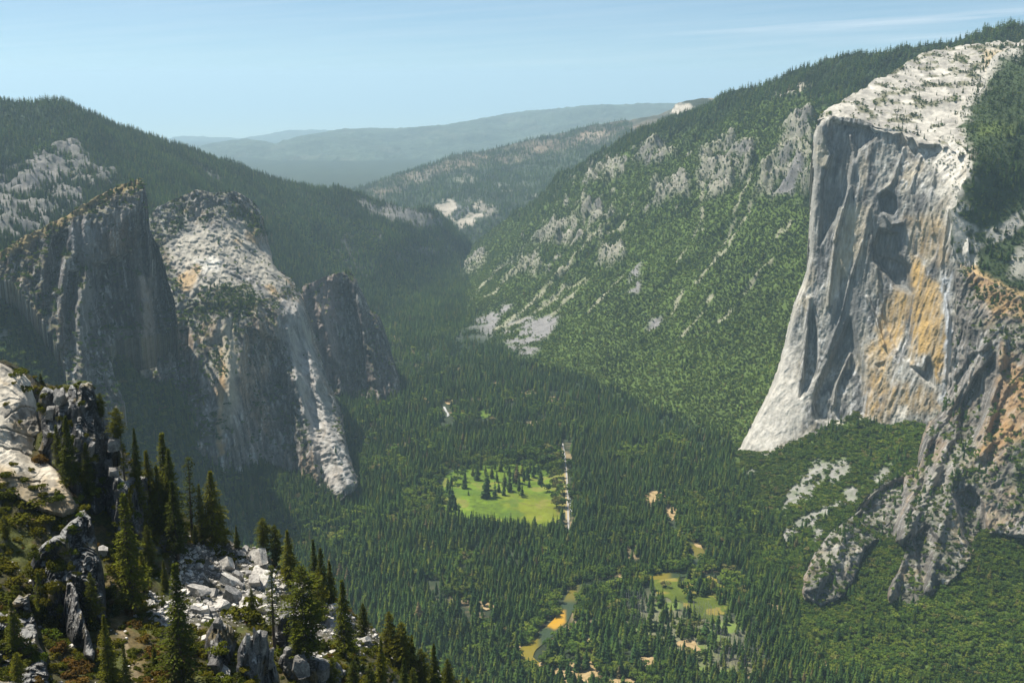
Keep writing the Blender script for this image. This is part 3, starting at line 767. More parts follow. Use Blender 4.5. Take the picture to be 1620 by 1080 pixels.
# wooded slope right of the monolith's summit
es_poly = [(1512, 200), (1528, 160), (1548, 130), (1575, 90), (1600, 78), (1640, 72), (1740, 66), (1740, 560), (1660, 500), (1600, 470), (1556, 448), (1520, 432), (1512, 400), (1505, 340), (1520, 300), (1530, 270), (1525, 240), (1508, 215)]
S_es = Surf([(1545, 130, 3415), (1600, 78, 3620), (1740, 66, 3600), (1512, 215, 3050), (1530, 190, 3110), (1545, 262, 2855), (1560, 300, 2845), (1528, 330, 2825), (1528, 420, 2790), (1560, 446, 2715), (1740, 540, 2560), (1740, 300, 2900), (1620, 300, 2900), (1620, 180, 3200), (1620, 400, 2760)])
Re = Relief(es_poly, S_es, 1.8, 2.6, 23)
Re.dz += 14 * fbm(Re.pos() / 120., 4, seed=81)
P = Re.pos()
wx, wy = wpx(Re.px, Re.py, 8, 24)
bare = soft(wx, wy, [(1505, 330), (1528, 320), (1545, 350), (1545, 430), (1510, 430)], 8) * sm(-0.15, 0.12, fbm(P / 28., 3, seed=82))
bare = np.maximum(bare, soft(wx, wy, [(1535, 380), (1560, 365), (1590, 350), (1640, 320), (1640, 345), (1600, 372), (1560, 392), (1540, 402)], 6) * sm(-0.2, 0.1, fbm(P / 25., 3, seed=83)))
bare = np.maximum(bare, soft(wx, wy, [(1595, 410), (1640, 370), (1640, 450), (1600, 440)], 6) * 0.7)
edge_e = sm(26, 3, segdist(wx, wy, [(1600, 78), (1575, 90), (1548, 130), (1528, 160), (1512, 200), (1508, 215), (1525, 240), (1530, 270), (1520, 300)]))
bare = np.maximum(bare, edge_e * sm(-0.25, 0.1, fbm(P / 30., 3, seed=85) + 0.35 * edge_e - 0.1))
org = soft(wx, wy, [(1518, 418), (1545, 425), (1585, 450), (1640, 470), (1640, 500), (1580, 470), (1540, 450)], 6)
c = np.tile(np.array((0.045, 0.065, 0.025), np.float32), (len(P), 1)) * (1 + 0.5 * fbm(P / 40., 4, seed=84))[:, None]
c = lerp(c, (0.09, 0.12, 0.03), soft(wx, wy, [(1545, 190), (1605, 195), (1600, 215), (1550, 215)], 8))
c = lerp(c, (0.43, 0.40, 0.335), bare)
c = lerp(c, (0.48, 0.33, 0.16), org * 0.9)
Re.open = np.maximum(bare, org)
tag(Re.build('summit_slope', M_SLOPE, np.clip(c, 0.012, 0.6), None, (0, 0, 0), 0.05, 60), kind='structure')

# ================================================================== LEFT MOUNTAIN behind the three rocks, down to the valley floor
ml_poly = [(-90, 152), (0, 155), (25, 162), (50, 165), (95, 161), (125, 172), (165, 186), (200, 200), (235, 211), (260, 221), (300, 236), (350, 256), (400, 272), (435, 281), (475, 290), (540, 297), (565, 304), (590, 314), (640, 324), (690, 335), (708, 350), (722, 364), (745, 384), (756, 403),
           (725, 425), (690, 450), (660, 478), (620, 520), (600, 560), (640, 650), (600, 760), (580, 830), (500, 930), (300, 960), (-90, 960)]
S_ml = Surf([(-90, 150, 4400), (0, 155, 4500), (95, 162, 4600), (200, 200, 4900), (260, 221, 5100), (350, 256, 5350), (435, 281, 5600), (540, 298, 5800), (590, 315, 5950), (640, 325, 6050), (690, 336, 6300), (722, 364, 6450), (745, 385, 6550), (756, 403, 'z', 0),
             (700, 442, 'z', 5), (655, 472, 'z', -4), (600, 525, 'z', -8), (570, 600, 'z', -10), (640, 650, 'z', -20), (545, 700, 'z', -4), (590, 800, 'z', -16), (480, 920, 'z', -14), (310, 690, 2560), (190, 570, 2480), (0, 480, 2450), (0, 600, 2250), (100, 640, 2330),
             (0, 400, 2800), (0, 300, 3700), (100, 330, 3650), (240, 420, 3350), (450, 480, 4300), (300, 300, 4350), (500, 400, 5000), (150, 250, 4150), (600, 430, 5250), (620, 380, 5550), (200, 850, 'z', 40), (-90, 900, 'z', 120), (-90, 400, 2750), (430, 800, 'z', 40), (540, 775, 'z', 20)])
Rg = Relief(ml_poly, S_ml, 1.9, 0.8, 25)
for vis_poly, S_ in (([(20, 400), (85, 352), (150, 314), (220, 290), (240, 380), (276, 480), (284, 570), (245, 528), (200, 533), (165, 545), (195, 600), (160, 642), (118, 612), (100, 562), (62, 500), (30, 450)], S_hi),
        ([(240, 345), (310, 304), (410, 333), (430, 402), (470, 457), (510, 568), (540, 650), (566, 758), (550, 768), (500, 766), (470, 756), (440, 753), (415, 736), (400, 714), (370, 716), (360, 701), (335, 693), (310, 671), (303, 638), (285, 638), (272, 622), (240, 620), (212, 598), (197, 564), (195, 540), (242, 524), (276, 515), (276, 480), (246, 385)], S_mid),
        ([(480, 457), (545, 432), (600, 500), (621, 562), (636, 636), (600, 645), (575, 640), (545, 625), (510, 560)], S_low)):
    iv = inside(Rg.px, Rg.py, vis_poly)
    Rg.Y = np.where(iv, np.maximum(Rg.Y, S_(Rg.px, Rg.py) + 130), Rg.Y)
P = Rg.pos()
rn = fbm(P / 180., 4, seed=91, ridged=True)
rn2 = fbm(P / 50., 4, seed=92)
fade = sm(10, 150, P[:, 2])
wx, wy = wpx(Rg.px, Rg.py, 16, 93, 30)
rz = soft(wx, wy, [(-90, 250), (20, 262), (60, 245), (95, 226), (118, 222), (150, 258), (192, 280), (170, 296), (130, 310), (115, 340), (85, 362), (40, 385), (-90, 395)], 10)
rzs = np.minimum(1, 1.3 * soft(*wpx(Rg.px, Rg.py, 5, 90, 14), [(555, 308), (590, 318), (640, 326), (690, 340), (702, 358), (660, 358), (620, 347), (575, 330)], 4))
rz = np.maximum(rz, 0.6 * soft(wx, wy, [(585, 362), (600, 370), (640, 418), (625, 425)], 5))
rz = np.maximum(rz, 0.7 * soft(wx, wy, [(530, 370), (560, 375), (600, 430), (580, 440), (545, 410)], 9))
rz = np.maximum(rz, 0.6 * soft(wx, wy, [(310, 262), (340, 272), (370, 292), (350, 296), (320, 280)], 6))
rz = np.maximum(rz, 0.8 * soft(wx, wy, [(640, 380), (690, 390), (710, 400), (690, 420), (655, 400)], 6))
Rg.dz += fade * (26 * fbm(P / 300., 4, seed=94) + 36 * rz * rn + 18 * rz * np.floor(rn2 * 3) / 3 + 10 * fbm(P / 90., 3, seed=95, ridged=True))
P = Rg.pos(); Ng = Rg.normals(P)
rm = np.maximum(rz * sm(-0.3, 0.1, rn2 + 0.35 * rn), rzs * sm(-0.6, -0.2, rn2))
stripes = 0.8 * soft(wx, wy, [(0, 505), (6, 512), (22, 545), (34, 572), (26, 572), (6, 540)], 3) * sm(-.25, .1, rn2)
stripes = np.maximum(stripes, soft(wx, wy, [(300, 640), (312, 660), (325, 695), (316, 697), (300, 668)], 2.5))
stripes = np.maximum(stripes, 0.7 * soft(wx, wy, [(600, 720), (625, 715), (632, 735), (612, 740)], 6) * sm(-.1, .1, rn2))
c = np.tile(np.array(DARK_FOREST, np.float32), (len(P), 1)) * (1 + 0.5 * rn2)[:, None]
c = lerp(c, GREEN_SCRUB, soft(wx, wy, [(-90, 380), (200, 500), (220, 600), (330, 720), (200, 700), (-90, 620)], 20) * 0.7)
c = lerp(c, (0.185, 0.175, 0.158), rm * (0.85 + 0.6 * fbm(P / 25., 3, seed=96)))
c = lerp(c, (0.11, 0.11, 0.105), rm * sm(-0.1, 0.3, fbm(P * np.array([1 / 60., 1 / 60., 1 / 25.]), 4, seed=89)) * 0.85)
c = lerp(c, (0.38, 0.36, 0.30), stripes * 0.85)
c = lerp(c, (0.50, 0.34, 0.14), soft(Rg.px, Rg.py, [(357, 698), (364, 698), (366, 716), (360, 722)], 2))
tag(Rg.build('mountainside', M_SLOPE, np.clip(c, 0.012, 0.5), None, (0, 0, 0), 0.05, 100), kind='structure')
Rg.open = np.maximum(rm * 0.92, stripes)
Rg.pale_green = soft(wx, wy, [(430, 340), (500, 318), (580, 330), (700, 375), (690, 440), (640, 470), (570, 440), (480, 430)], 24) * sm(-.15, .2, fbm(Rg.P / 140., 4, seed=99))
Rg.scrub = Rg.pale_green * 0.9 + soft(wx, wy, [(-90, 380), (200, 500), (220, 600), (330, 720), (200, 700), (-90, 620)], 20) * 0.6

# ================================================================== FAR HILLS
def far_hill(name, poly, surf, step, seed, amp, colf, mat=M_FAR):
    R = Relief(poly, surf, step, 0.6, seed)
    P = R.pos()
    R.dz += amp * (fbm(P / 900., 5, seed=seed) + 0.5 * fbm(P / 350., 4, seed=seed + 3, ridged=True)) * sm(0, 8, segdist(R.px, R.py, poly[:R_top]) + 2)
    P = R.pos()
    o = R.build(name, mat, np.clip(colf(R, P), 0.012, 0.6), None, (0, 0, 0), 0.05, 200)
    tag(o, kind='structure')
    return R


def col_brown(R, P):
    wx, wy = wpx(R.px, R.py, 9, 26, 10)
    n = fbm(P / 260., 5, seed=27)
    c = np.tile(np.array((0.045, 0.06, 0.035), np.float32), (len(P), 1)) * (1 + 0.6 * n)[:, None]
    burn = soft(wx, wy, [(560, 300), (640, 275), (700, 262), (760, 238), (830, 222), (900, 208), (960, 192), (1040, 182), (1080, 178), (1000, 215), (900, 235), (860, 245), (800, 252), (740, 258), (700, 275), (600, 320)], 15)
    c = lerp(c, (0.17, 0.12, 0.085), burn * sm(-0.5, 0.3, n + 0.1) * 0.8)
    c = lerp(c, (0.26, 0.21, 0.155), burn * sm(0.1, 0.45, n) * 0.8)
    dome = soft(wx, wy, [(690, 325), (705, 318), (722, 320), (716, 345), (722, 352), (705, 345), (692, 335)], 3)
    dome = np.maximum(dome, soft(wx, wy, [(722, 354), (735, 344), (752, 340), (764, 343), (764, 350), (750, 357), (732, 358)], 2.5) * 1.2)
    dome = np.maximum(dome, 0.8 * soft(wx, wy, [(735, 322), (760, 318), (785, 332), (788, 345), (770, 345), (755, 330)], 4))
    dome = np.maximum(dome, 0.45 * soft(wx, wy, [(720, 280), (740, 275), (755, 280), (745, 285), (722, 285)], 3))
    dome = np.maximum(dome, 0.4 * soft(wx, wy, [(640, 278), (670, 275), (690, 282), (660, 290)], 4))
    R.bare = np.maximum(dome, 0.7 * burn * sm(-0.3, 0.2, n + 0.1))
    c = lerp(c, (0.31, 0.275, 0.22), dome * sm(-0.6, -0.1, fbm(P / 60., 3, seed=25)))
    c = lerp(c, (0.12, 0.12, 0.12), soft(wx, wy, [(720, 325), (738, 322), (752, 332), (735, 342), (722, 348), (716, 340)], 3) * 0.8)
    c = lerp(c, (0.30, 0.27, 0.22), 0.7 * soft(wx, wy, [(690, 300), (830, 290), (860, 310), (790, 340), (700, 318)], 10) * sm(0.12, 0.3, n))
    return c


R_top = 14
brown_poly = [(540, 312), (560, 300), (600, 288), (640, 272), (690, 258), (715, 246), (780, 236), (820, 225), (890, 210), (940, 197), (990, 189), (1040, 182), (1066, 172), (1150, 158),
              (1150, 300), (900, 360), (800, 420), (740, 430), (700, 400), (640, 360), (560, 330)]
S_brown = Surf([(540, 312, 9200), (640, 272, 9800), (780, 236, 10300), (890, 210, 10600), (1066, 172, 11000), (1150, 158, 11000), (1150, 300, 8200), (900, 350, 7400), (800, 410, 6950), (740, 428, 6800), (690, 350, 7500), (620, 340, 7900), (560, 330, 8400), (760, 330, 7600), (740, 355, 7350)])
R_brown = far_hill('hill', brown_poly, S_brown, 1.8, 28, 50, col_brown)


def col_far(R, P):
    n = fbm(P / 420., 5, seed=29)
    c = np.tile(np.array((0.05, 0.065, 0.04), np.float32), (len(P), 1)) * (1 + 0.7 * n)[:, None]
    return lerp(c, (0.22, 0.19, 0.14), sm(0.2, 0.42, fbm(P / 500., 5, seed=30)) * 0.15)


R_top = 24
far_poly = [(300, 242), (320, 230), (340, 225), (365, 221), (390, 219), (412, 222), (435, 228), (455, 222), (475, 216), (510, 209), (540, 205), (590, 202), (640, 202), (690, 200), (740, 192), (775, 185), (805, 179), (840, 175), (890, 172), (920, 167), (965, 166), (1015, 164), (1065, 164), (1160, 160),
            (1160, 260), (900, 300), (560, 330), (420, 310)]
S_farh = Surf([(300, 242, 21700), (390, 219, 23100), (540, 205, 23800), (740, 192, 24500), (965, 166, 25200), (1160, 160, 25200), (1160, 260, 17500), (900, 290, 15399), (560, 330, 13300), (420, 310, 15399), (640, 260, 18900), (800, 240, 20300), (440, 245, 19880)])
R_far = far_hill('hill', far_poly, S_farh, 2.0, 31, 110, col_far)

R_top = 10
haz_poly = [(240, 232), (275, 216), (300, 215), (340, 217), (380, 219), (415, 214), (440, 209), (460, 206), (495, 205), (600, 210), (700, 225), (700, 260), (240, 270)]
S_haz = Surf([(240, 232, 36600), (460, 206, 40260), (700, 225, 40260), (240, 270, 26840), (700, 260, 29280), (460, 250, 30500)])
far_hill('hill', haz_poly, S_haz, 2.5, 37, 120, col_far)

R_top = 7
bump_poly = [(1040, 190), (1062, 178), (1068, 166), (1085, 160), (1105, 157), (1125, 156), (1150, 160), (1150, 230), (1040, 230)]
S_bump = Surf([(1040, 190, 7300), (1068, 166, 7500), (1125, 157, 7600), (1150, 160, 7600), (1150, 230, 6600), (1040, 230, 6600)])
def col_bump(R, P):
    c = np.tile(np.array((0.04, 0.05, 0.035), np.float32), (len(P), 1))
    return lerp(c, (0.42, 0.38, 0.31), soft(*wpx(R.px, R.py, 6, 44, 9), [(1060, 182), (1068, 164), (1090, 166), (1100, 172), (1080, 182)], 3) + 0.8 * soft(R.px, R.py, [(1118, 154), (1135, 154), (1132, 162), (1122, 162)], 2))
far_hill('hill', bump_poly, S_bump, 1.5, 39, 30, col_bump)

# ================================================================== VALLEY FLOOR
ys = np.concatenate([np.linspace(-500, 1500, 12), np.linspace(1560, 3600, 240), np.linspace(3630, 7200, 150), np.geomspace(7300, 45000, 40)])
us = np.linspace(-1.15, 1.15, 300)
YY, UU = np.meshgrid(ys, us, indexing='ij')
XX = UU * np.maximum(np.abs(YY), 1500)
Pf = np.stack([XX, YY, 0 * XX], -1).reshape(-1, 3)
Pf[:, 2] = 1.0 * fbm(Pf / 220., 3, seed=50) - 1.5
Pf[:, 2] -= 15 * (np.clip(Pf[:, 1] - 7000, 0, None) / 1000) ** 1.25
fpx, fpy = proj(Pf)
nn = fbm(Pf / 45., 4, seed=51)
c = np.tile(np.array((0.030, 0.040, 0.020), np.float32), (len(Pf), 1)) * (1 + 0.5 * nn)[:, None]
c = lerp(c, (0.26, 0.19, 0.10), sm(0.22, 0.4, fbm(Pf / 70., 4, seed=52)) * 0.8 * sm(5500, 4500, Pf[:, 1]))
marsh = soft(*wpx(fpx, fpy, 10, 53, 20), [(975, 945), (1040, 935), (1130, 960), (1200, 1000), (1220, 1060), (1120, 1080), (1050, 1020), (990, 1000)], 12)
c = lerp(c, (0.15, 0.15, 0.085), marsh * 0.85)
c = lerp(c, (0.12, 0.17, 0.03), marsh * sm(0.05, 0.3, nn) * 0.9)
ni, nj = YY.shape
ii = np.arange(ni * nj).reshape(ni, nj)
Ff = np.stack([ii[:-1, :-1], ii[:-1, 1:], ii[1:, 1:], ii[1:, :-1]], -1).reshape(-1, 4)
tag(link_mesh('valley_floor', Pf, Ff, M_FLOOR, col=np.clip(c, 0.01, 0.5)), kind='structure')


def sheet(name, poly, z, mat, step, colf=None, seed=1, ragged=0.8):
    """a flat patch of ground lying on the valley floor, with a fine grid"""
    poly = rough_line(poly, ragged, seed, 5.0)
    xs = [p[0] for p in poly]; y_ = [p[1] for p in poly]
    gx = np.arange(min(xs), max(xs) + step, step); gy = np.arange(min(y_), max(y_) + step, step)
    X, Y = np.meshgrid(gx, gy)
    ins = inside(X, Y, poly)
    cell = ins[:-1, :-1] & ins[1:, :-1] & ins[:-1, 1:] & ins[1:, 1:]
    idx = np.arange(X.size).reshape(X.shape)
    cc = np.argwhere(cell)
    f = np.stack([idx[cc[:, 0] + 1, cc[:, 1]], idx[cc[:, 0] + 1, cc[:, 1] + 1], idx[cc[:, 0], cc[:, 1] + 1], idx[cc[:, 0], cc[:, 1]]], 1)
    P = at(X.ravel(), Y.ravel(), floorY(Y.ravel(), z))
    used = np.unique(f); mp = -np.ones(len(P), int); mp[used] = np.arange(len(used))
    P, f = P[used], mp[f]
    col = colf(X.ravel()[used], Y.ravel()[used], P) if colf else None
    return tag(link_mesh(name, P, f, mat, col=col), kind='structure')


meadow_poly = [(696, 772), (702, 758), (716, 746), (742, 738), (760, 735), (790, 730), (830, 730), (860, 722), (878, 712), (890, 704), (893, 730), (895, 770), (894, 800), (889, 822), (860, 834), (820, 828), (770, 824), (716, 818), (698, 806)]


def col_meadow(px, py, P):
    n = fbm(P / 40., 4, seed=55); n2 = fbm(P / 9., 3, seed=56)
    c = np.tile(np.array((0.100, 0.155, 0.011), np.float32), (len(P), 1)) * (1 + 0.5 * n + 0.35 * n2)[:, None]
    c = lerp(c, (0.165, 0.175, 0.014), soft(*wpx(px, py, 5, 57, 10), [(790, 780), (895, 790), (894, 830), (830, 826), (800, 800)], 10) * 0.7)
    c = lerp(c, (0.22, 0.18, 0.05), 0.7 * soft(px, py, [(886, 740), (896, 740), (896, 812), (882, 812), (886, 790)], 4))
    c = lerp(c, (0.20, 0.165, 0.045), sm(0.12, 0.4, n) * 0.6)
    c = lerp(c, (0.06, 0.11, 0.012), sm(0.1, 0.35, fbm(P / 75., 4, seed=62)) * 0.7)
    trail = segdist(*wpx(px, py, 2, 63, 8), [(806, 776), (820, 794), (850, 800), (893, 806)])
    c = lerp(c, (0.12, 0.11, 0.03), np.exp(-(trail / 0.7) ** 2) * 0.7)
    return np.clip(c, 0.01, 0.5)


sheet('meadow', meadow_poly, 0.3, M_FLOOR, 0.7, col_meadow, 58, 2.2)
sheet('small_meadow', [(758, 654), (764, 645), (776, 644), (786, 641), (791, 644), (780, 651), (772, 660), (762, 662)], 0.3, M_FLOOR, 0.7, col_meadow, 59, 1.8)
river_meadow_poly = [(1022, 915), (1060, 905), (1095, 918), (1125, 910), (1145, 925), (1158, 955), (1130, 985), (1095, 975), (1070, 950), (1040, 940)]


def col_rmeadow(px, py, P):
    n = fbm(P / 30., 4, seed=60)
    c = np.tile(np.array((0.082, 0.108, 0.012), np.float32), (len(P), 1)) * (1 + 0.35 * n)[:, None]
    return np.clip(lerp(c, (0.26, 0.19, 0.045), sm(0.05, 0.3, n) * 0.7), 0.01, 0.5)


sheet('meadow', river_meadow_poly, 0.3, M_FLOOR, 0.7, col_rmeadow, 61, 3.0)


def band(name, line, w0, w1, z, mat, colf=None, step=1.0):
    """a strip of ground along a line, widths in metres"""
    pts = []
    L = [(at(np.array(x), np.array(y), floorY(np.array(float(y)), z))) for x, y in line]
    L = np.array(L)
    seg = np.linalg.norm(np.diff(L, axis=0), axis=1); cum = np.concatenate([[0], np.cumsum(seg)])
    n = max(int(cum[-1] / 6), 8)
    t = np.linspace(0, cum[-1], n)
    C_ = np.stack([np.interp(t, cum, L[:, k]) for k in range(3)], 1)
    for _ in range(3):
        C_[1:-1] = (C_[:-2] + 2 * C_[1:-1] + C_[2:]) / 4
    T = np.gradient(C_, axis=0); T /= np.linalg.norm(T, axis=1)[:, None]
    Nn = np.stack([-T[:, 1], T[:, 0], 0 * T[:, 0]], 1)
    W = np.interp(t, [0, cum[-1]], [w0, w1]) * (1 + 0.12 * fbm(C_ / 30., 2, seed=3))
    ks = np.linspace(-.5, .5, 9)
    V = (C_[:, None] + Nn[:, None] * (W[:, None] * ks[None])[..., None]).reshape(-1, 3)
    ii = np.arange(n * 9).reshape(n, 9)
    f = np.stack([ii[:-1, :-1], ii[:-1, 1:], ii[1:, 1:], ii[1:, :-1]], -1).reshape(-1, 4)
    col = None
    if colf:
        col = colf(V, np.tile(ks, n))
    return tag(link_mesh(name, V, f, mat, col=col), kind='structure'), C_


M_ROAD = mat_plain('pale_road', (0.24, 0.23, 0.21), (0.38, 0.36, 0.32), 0.05)
M_VERGE = mat_plain('dry_verge', (0.27, 0.20, 0.085), (0.36, 0.28, 0.14), 0.04)
M_SAND = mat_plain('river_sand', (0.17, 0.12, 0.05), (0.33, 0.235, 0.11), 0.06, cc=(0.45, 0.34, 0.18))
M_CLEAR = mat_plain('bare_earth', (0.15, 0.11, 0.05), (0.34, 0.24, 0.115), 0.06, cc=(0.42, 0.32, 0.18))
band('road_verge', [(889, 703), (893, 722), (895, 745), (897, 780), (898, 822)], 8, 11, 0.35, M_VERGE)
band('road', [(890, 701), (894, 722), (896, 745), (898, 780), (899, 822), (900, 850)], 4.2, 5.2, 0.7, M_ROAD)

# river: still amber-green water
mw, ntw, bw, _ = newmat('river_water')
aw = N(ntw, 'ShaderNodeAttribute', attribute_name='Col')
ntw.links.new(aw.outputs['Color'], bw.inputs['Base Color'])
bw.inputs['Roughness'].default_value = 0.25
bw.inputs['Specular IOR Level'].default_value = 0.12
nw = noise_node(ntw, 0.35, 3)
bpw = N(ntw, 'ShaderNodeBump'); bpw.inputs['Strength'].default_value = 0.12; bpw.inputs['Distance'].default_value = 0.25
ntw.links.new(nw.outputs['Fac'], bpw.inputs['Height']); ntw.links.new(bpw.outputs[0], bw.inputs['Normal'])


def col_river(V, k):
    px, py = proj(V)
    c = np.tile(np.array((0.040, 0.058, 0.028), np.float32), (len(V), 1))
    shal = soft(*wpx(px, py, 3, 4), [(1085, 862), (1115, 862), (1118, 885), (1085, 880)], 6) * 0.6
    shal = np.maximum(shal, soft(*wpx(px, py, 4, 6), [(820, 1000), (850, 1010), (860, 1060), (825, 1050)], 8) * 0.9)
    shal = np.maximum(shal, 0.6 * soft(px, py, [(895, 925), (915, 925), (912, 950), (892, 950)], 6))
    shal = np.maximum(shal, 0.8 * soft(px, py, [(985, 905), (1060, 905), (1060, 925), (985, 925)], 6))
    c = lerp(c, (0.20, 0.155, 0.018), shal)
    c = lerp(c, (0.42, 0.235, 0.025), soft(*wpx(px, py, 3, 7), [(862, 990), (872, 970), (884, 962), (893, 964), (895, 984), (878, 994)], 3))
    return np.clip(c, 0.01, 0.5)


riv_line = [(1060, 832), (1088, 858), (1108, 872), (1106, 892), (1080, 908), (1040, 912), (1000, 914), (950, 920), (915, 930), (902, 950), (888, 980), (862, 1004), (836, 1024), (828, 1040), (850, 1056), (900, 1066), (960, 1076), (1010, 1090)]
_, RIV = band('river_water', riv_line, 26, 32, 0.45, mw, col_river)
_, RIV2 = band('river_water', [(640, 800), (660, 790), (690, 775), (715, 745), (740, 733), (780, 726), (800, 722)], 30, 24, 0.2, mw, col_river)
sands = [[(862, 1062), (905, 1046), (940, 1052), (960, 1072), (915, 1082), (880, 1078)], [(912, 1015), (935, 1008), (948, 1030), (940, 1052), (915, 1040)], [(852, 1048), (866, 1044), (868, 1056), (856, 1058)],
         [(958, 1074), (1000, 1072), (1012, 1090), (970, 1092)], [(1094, 852), (1110, 856), (1112, 868), (1098, 862)], [(970, 908), (984, 906), (986, 914), (972, 914)], [(803, 1014), (820, 1014), (826, 1024), (806, 1026)]]
for k, sp in enumerate(sands):
    sheet('sandbar', sp, 0.8, M_SAND, 0.7, None, 70 + k, 1.5)
clears = [[(1014, 782), (1035, 776), (1056, 780), (1052, 792), (1030, 796)], [(1052, 808), (1064, 800), (1075, 806), (1078, 820), (1062, 824)], [(762, 950), (785, 950), (784, 962), (764, 962)], [(666, 632), (676, 630), (680, 637), (668, 639)], [(707, 630), (717, 629), (716, 640), (707, 640)],
          [(1302, 1030), (1314, 1030), (1312, 1062), (1302, 1060)], [(728, 985), (738, 985), (737, 996), (729, 996)], [(1236, 1040), (1250, 1050), (1246, 1070), (1234, 1060)], [(1070, 1015), (1100, 1010), (1110, 1030), (1080, 1036)], [(1010, 1040), (1036, 1036), (1040, 1056), (1014, 1060)]]
for k, sp in enumerate(clears):
    sheet('bare_clearing', sp, 0.5, M_CLEAR, 0.7, None, 80 + k, 1.8)
M_PALE = mat_plain('pale_gravel', (0.25, 0.25, 0.23), (0.5, 0.5, 0.47), 0.05)
sheet('river_gravel', [(700, 643), (704, 642), (712, 657), (707, 660)], 0.6, M_PALE, 1.0, None, 95)
# ================================================================== TREES: source meshes
def tri_mesh(V, T):
    return np.asarray(V, np.float32), np.asarray(T, np.int32)


def tube(pts, rad, sides=6):
    V, T = [], []
    pts = np.asarray(pts, float)
    for i, (p, r) in enumerate(zip(pts, rad)):
        d = pts[min(i + 1, len(pts) - 1)] - pts[max(i - 1, 0)]
        d /= np.linalg.norm(d) + 1e-9
        a = np.cross(d, [0.3, 0.9, 0.1]); a /= np.linalg.norm(a); b = np.cross(d, a)
        for k in range(sides):
            t = 2 * math.pi * k / sides
            V.append(p + r * (a * math.cos(t) + b * math.sin(t)))
    for i in range(len(pts) - 1):
        for k in range(sides):
            k2 = (k + 1) % sides
            A, B, C_, D = i * sides + k, i * sides + k2, (i + 1) * sides + k2, (i + 1) * sides + k
            T += [(A, B, C_), (A, C_, D)]
    return np.array(V), np.array(T)


def join(parts):
    V, T, o = [], [], 0
    for v, t in parts:
        V.append(v); T.append(np.asarray(t) + o); o += len(v)
    return np.concatenate(V), np.concatenate(T)


def far_conifer(seed, whorls, per, R=0.17, start=0.12, power=0.85):
    """unit-height conifer: drooping triangular boughs around a stem"""
    rng = np.random.default_rng(seed)
    V, T = [], []
    for w in range(whorls):
        t = start + (1 - start) * (w + rng.uniform(-.3, .3)) / whorls
        t = min(max(t, start), 0.97)
        env = R * (1 - t) ** power * (0.75 if t < start + 0.1 else 1) + 0.012
        a0 = rng.uniform(0, 6.28)
        for k in range(per):
            a = a0 + 6.283 * k / per + rng.normal() * 0.25
            r = env * rng.uniform(0.6, 1.25)
            wd = r * rng.uniform(0.42, 0.7)
            dz = -r * rng.uniform(0.15, 0.6)
            dr = np.array([math.cos(a), math.sin(a), 0]); sd = np.array([-math.sin(a), math.cos(a), 0])
            o = np.array([0, 0, t])
            i = len(V)
            V += [o + np.array([0, 0, 0.35 / whorls]), o + dr * r * .62 + sd * wd + np.array([0, 0, dz * .6]), o + dr * r + np.array([0, 0, dz]), o + dr * r * .62 - sd * wd + np.array([0, 0, dz * .6])]
            T += [(i, i + 1, i + 2), (i, i + 2, i + 3)]
    i = len(V)
    V += [np.array([0.012, 0, .9]), np.array([-.006, .01, .9]), np.array([-.006, -.01, .9]), np.array([0, 0, 1.0])]
    T += [(i, i + 1, i + 3), (i + 1, i + 2, i + 3), (i + 2, i, i + 3)]
    tv, tt = tube([(0, 0, -0.06), (0, 0, 0.9)], [0.011, 0.003], 4)
    return join([(np.array(V), np.array(T)), (tv, tt)])


def leaf_blob(seed, n, size, lumps=5, flat=0.85):
    """unit-height broadleaf crown of many leaf-clump faces, open between lumps"""
    rng = np.random.default_rng(seed)
    cs = [np.array([0, 0, .52])] + [np.array([rng.normal() * .2, rng.normal() * .2, rng.uniform(.4, .75)]) for _ in range(lumps)]
    rs = [0.34] + [rng.uniform(.17, .27) for _ in range(lumps)]
    V, T = [], []
    for k in range(n):
        j = rng.integers(0, len(cs))
        d = rng.normal(size=3); d /= np.linalg.norm(d)
        if d[2] < -0.5: d[2] *= -1
        p = cs[j] + d * rs[j] * rng.uniform(.8, 1.05) * np.array([1, 1, flat])
        nrm = d + rng.normal(size=3) * .45; nrm /= np.linalg.norm(nrm)
        a = np.cross(nrm, rng.normal(size=3)); a /= np.linalg.norm(a); b = np.cross(nrm, a)
        s_ = size * rng.uniform(.6, 1.3)
        i = len(V)
        V += [p + a * s_, p + b * s_ * .8, p - a * s_, p - b * s_ * .8]
        T += [(i, i + 1, i + 2), (i, i + 2, i + 3)]
    tv, tt = tube([(0, 0, -.08), (0.01, 0, .5)], [0.03, 0.015], 4)
    return join([(np.array(V), np.array(T)), (tv, tt)])


def snag(seed):
    rng = np.random.default_rng(seed)
    parts = [tube([(0, 0, -.05), (rng.normal() * .01, 0, .5), (rng.normal() * .02, 0, 1)], [.016, .011, .003], 4)]
    for k in range(7):
        z = rng.uniform(.3, .9); a = rng.uniform(0, 6.28); r = rng.uniform(.04, .12)
        parts.append(tube([(0, 0, z), (math.cos(a) * r, math.sin(a) * r, z + rng.uniform(-.03, .05))], [.006, .002], 3))
    return join(parts)


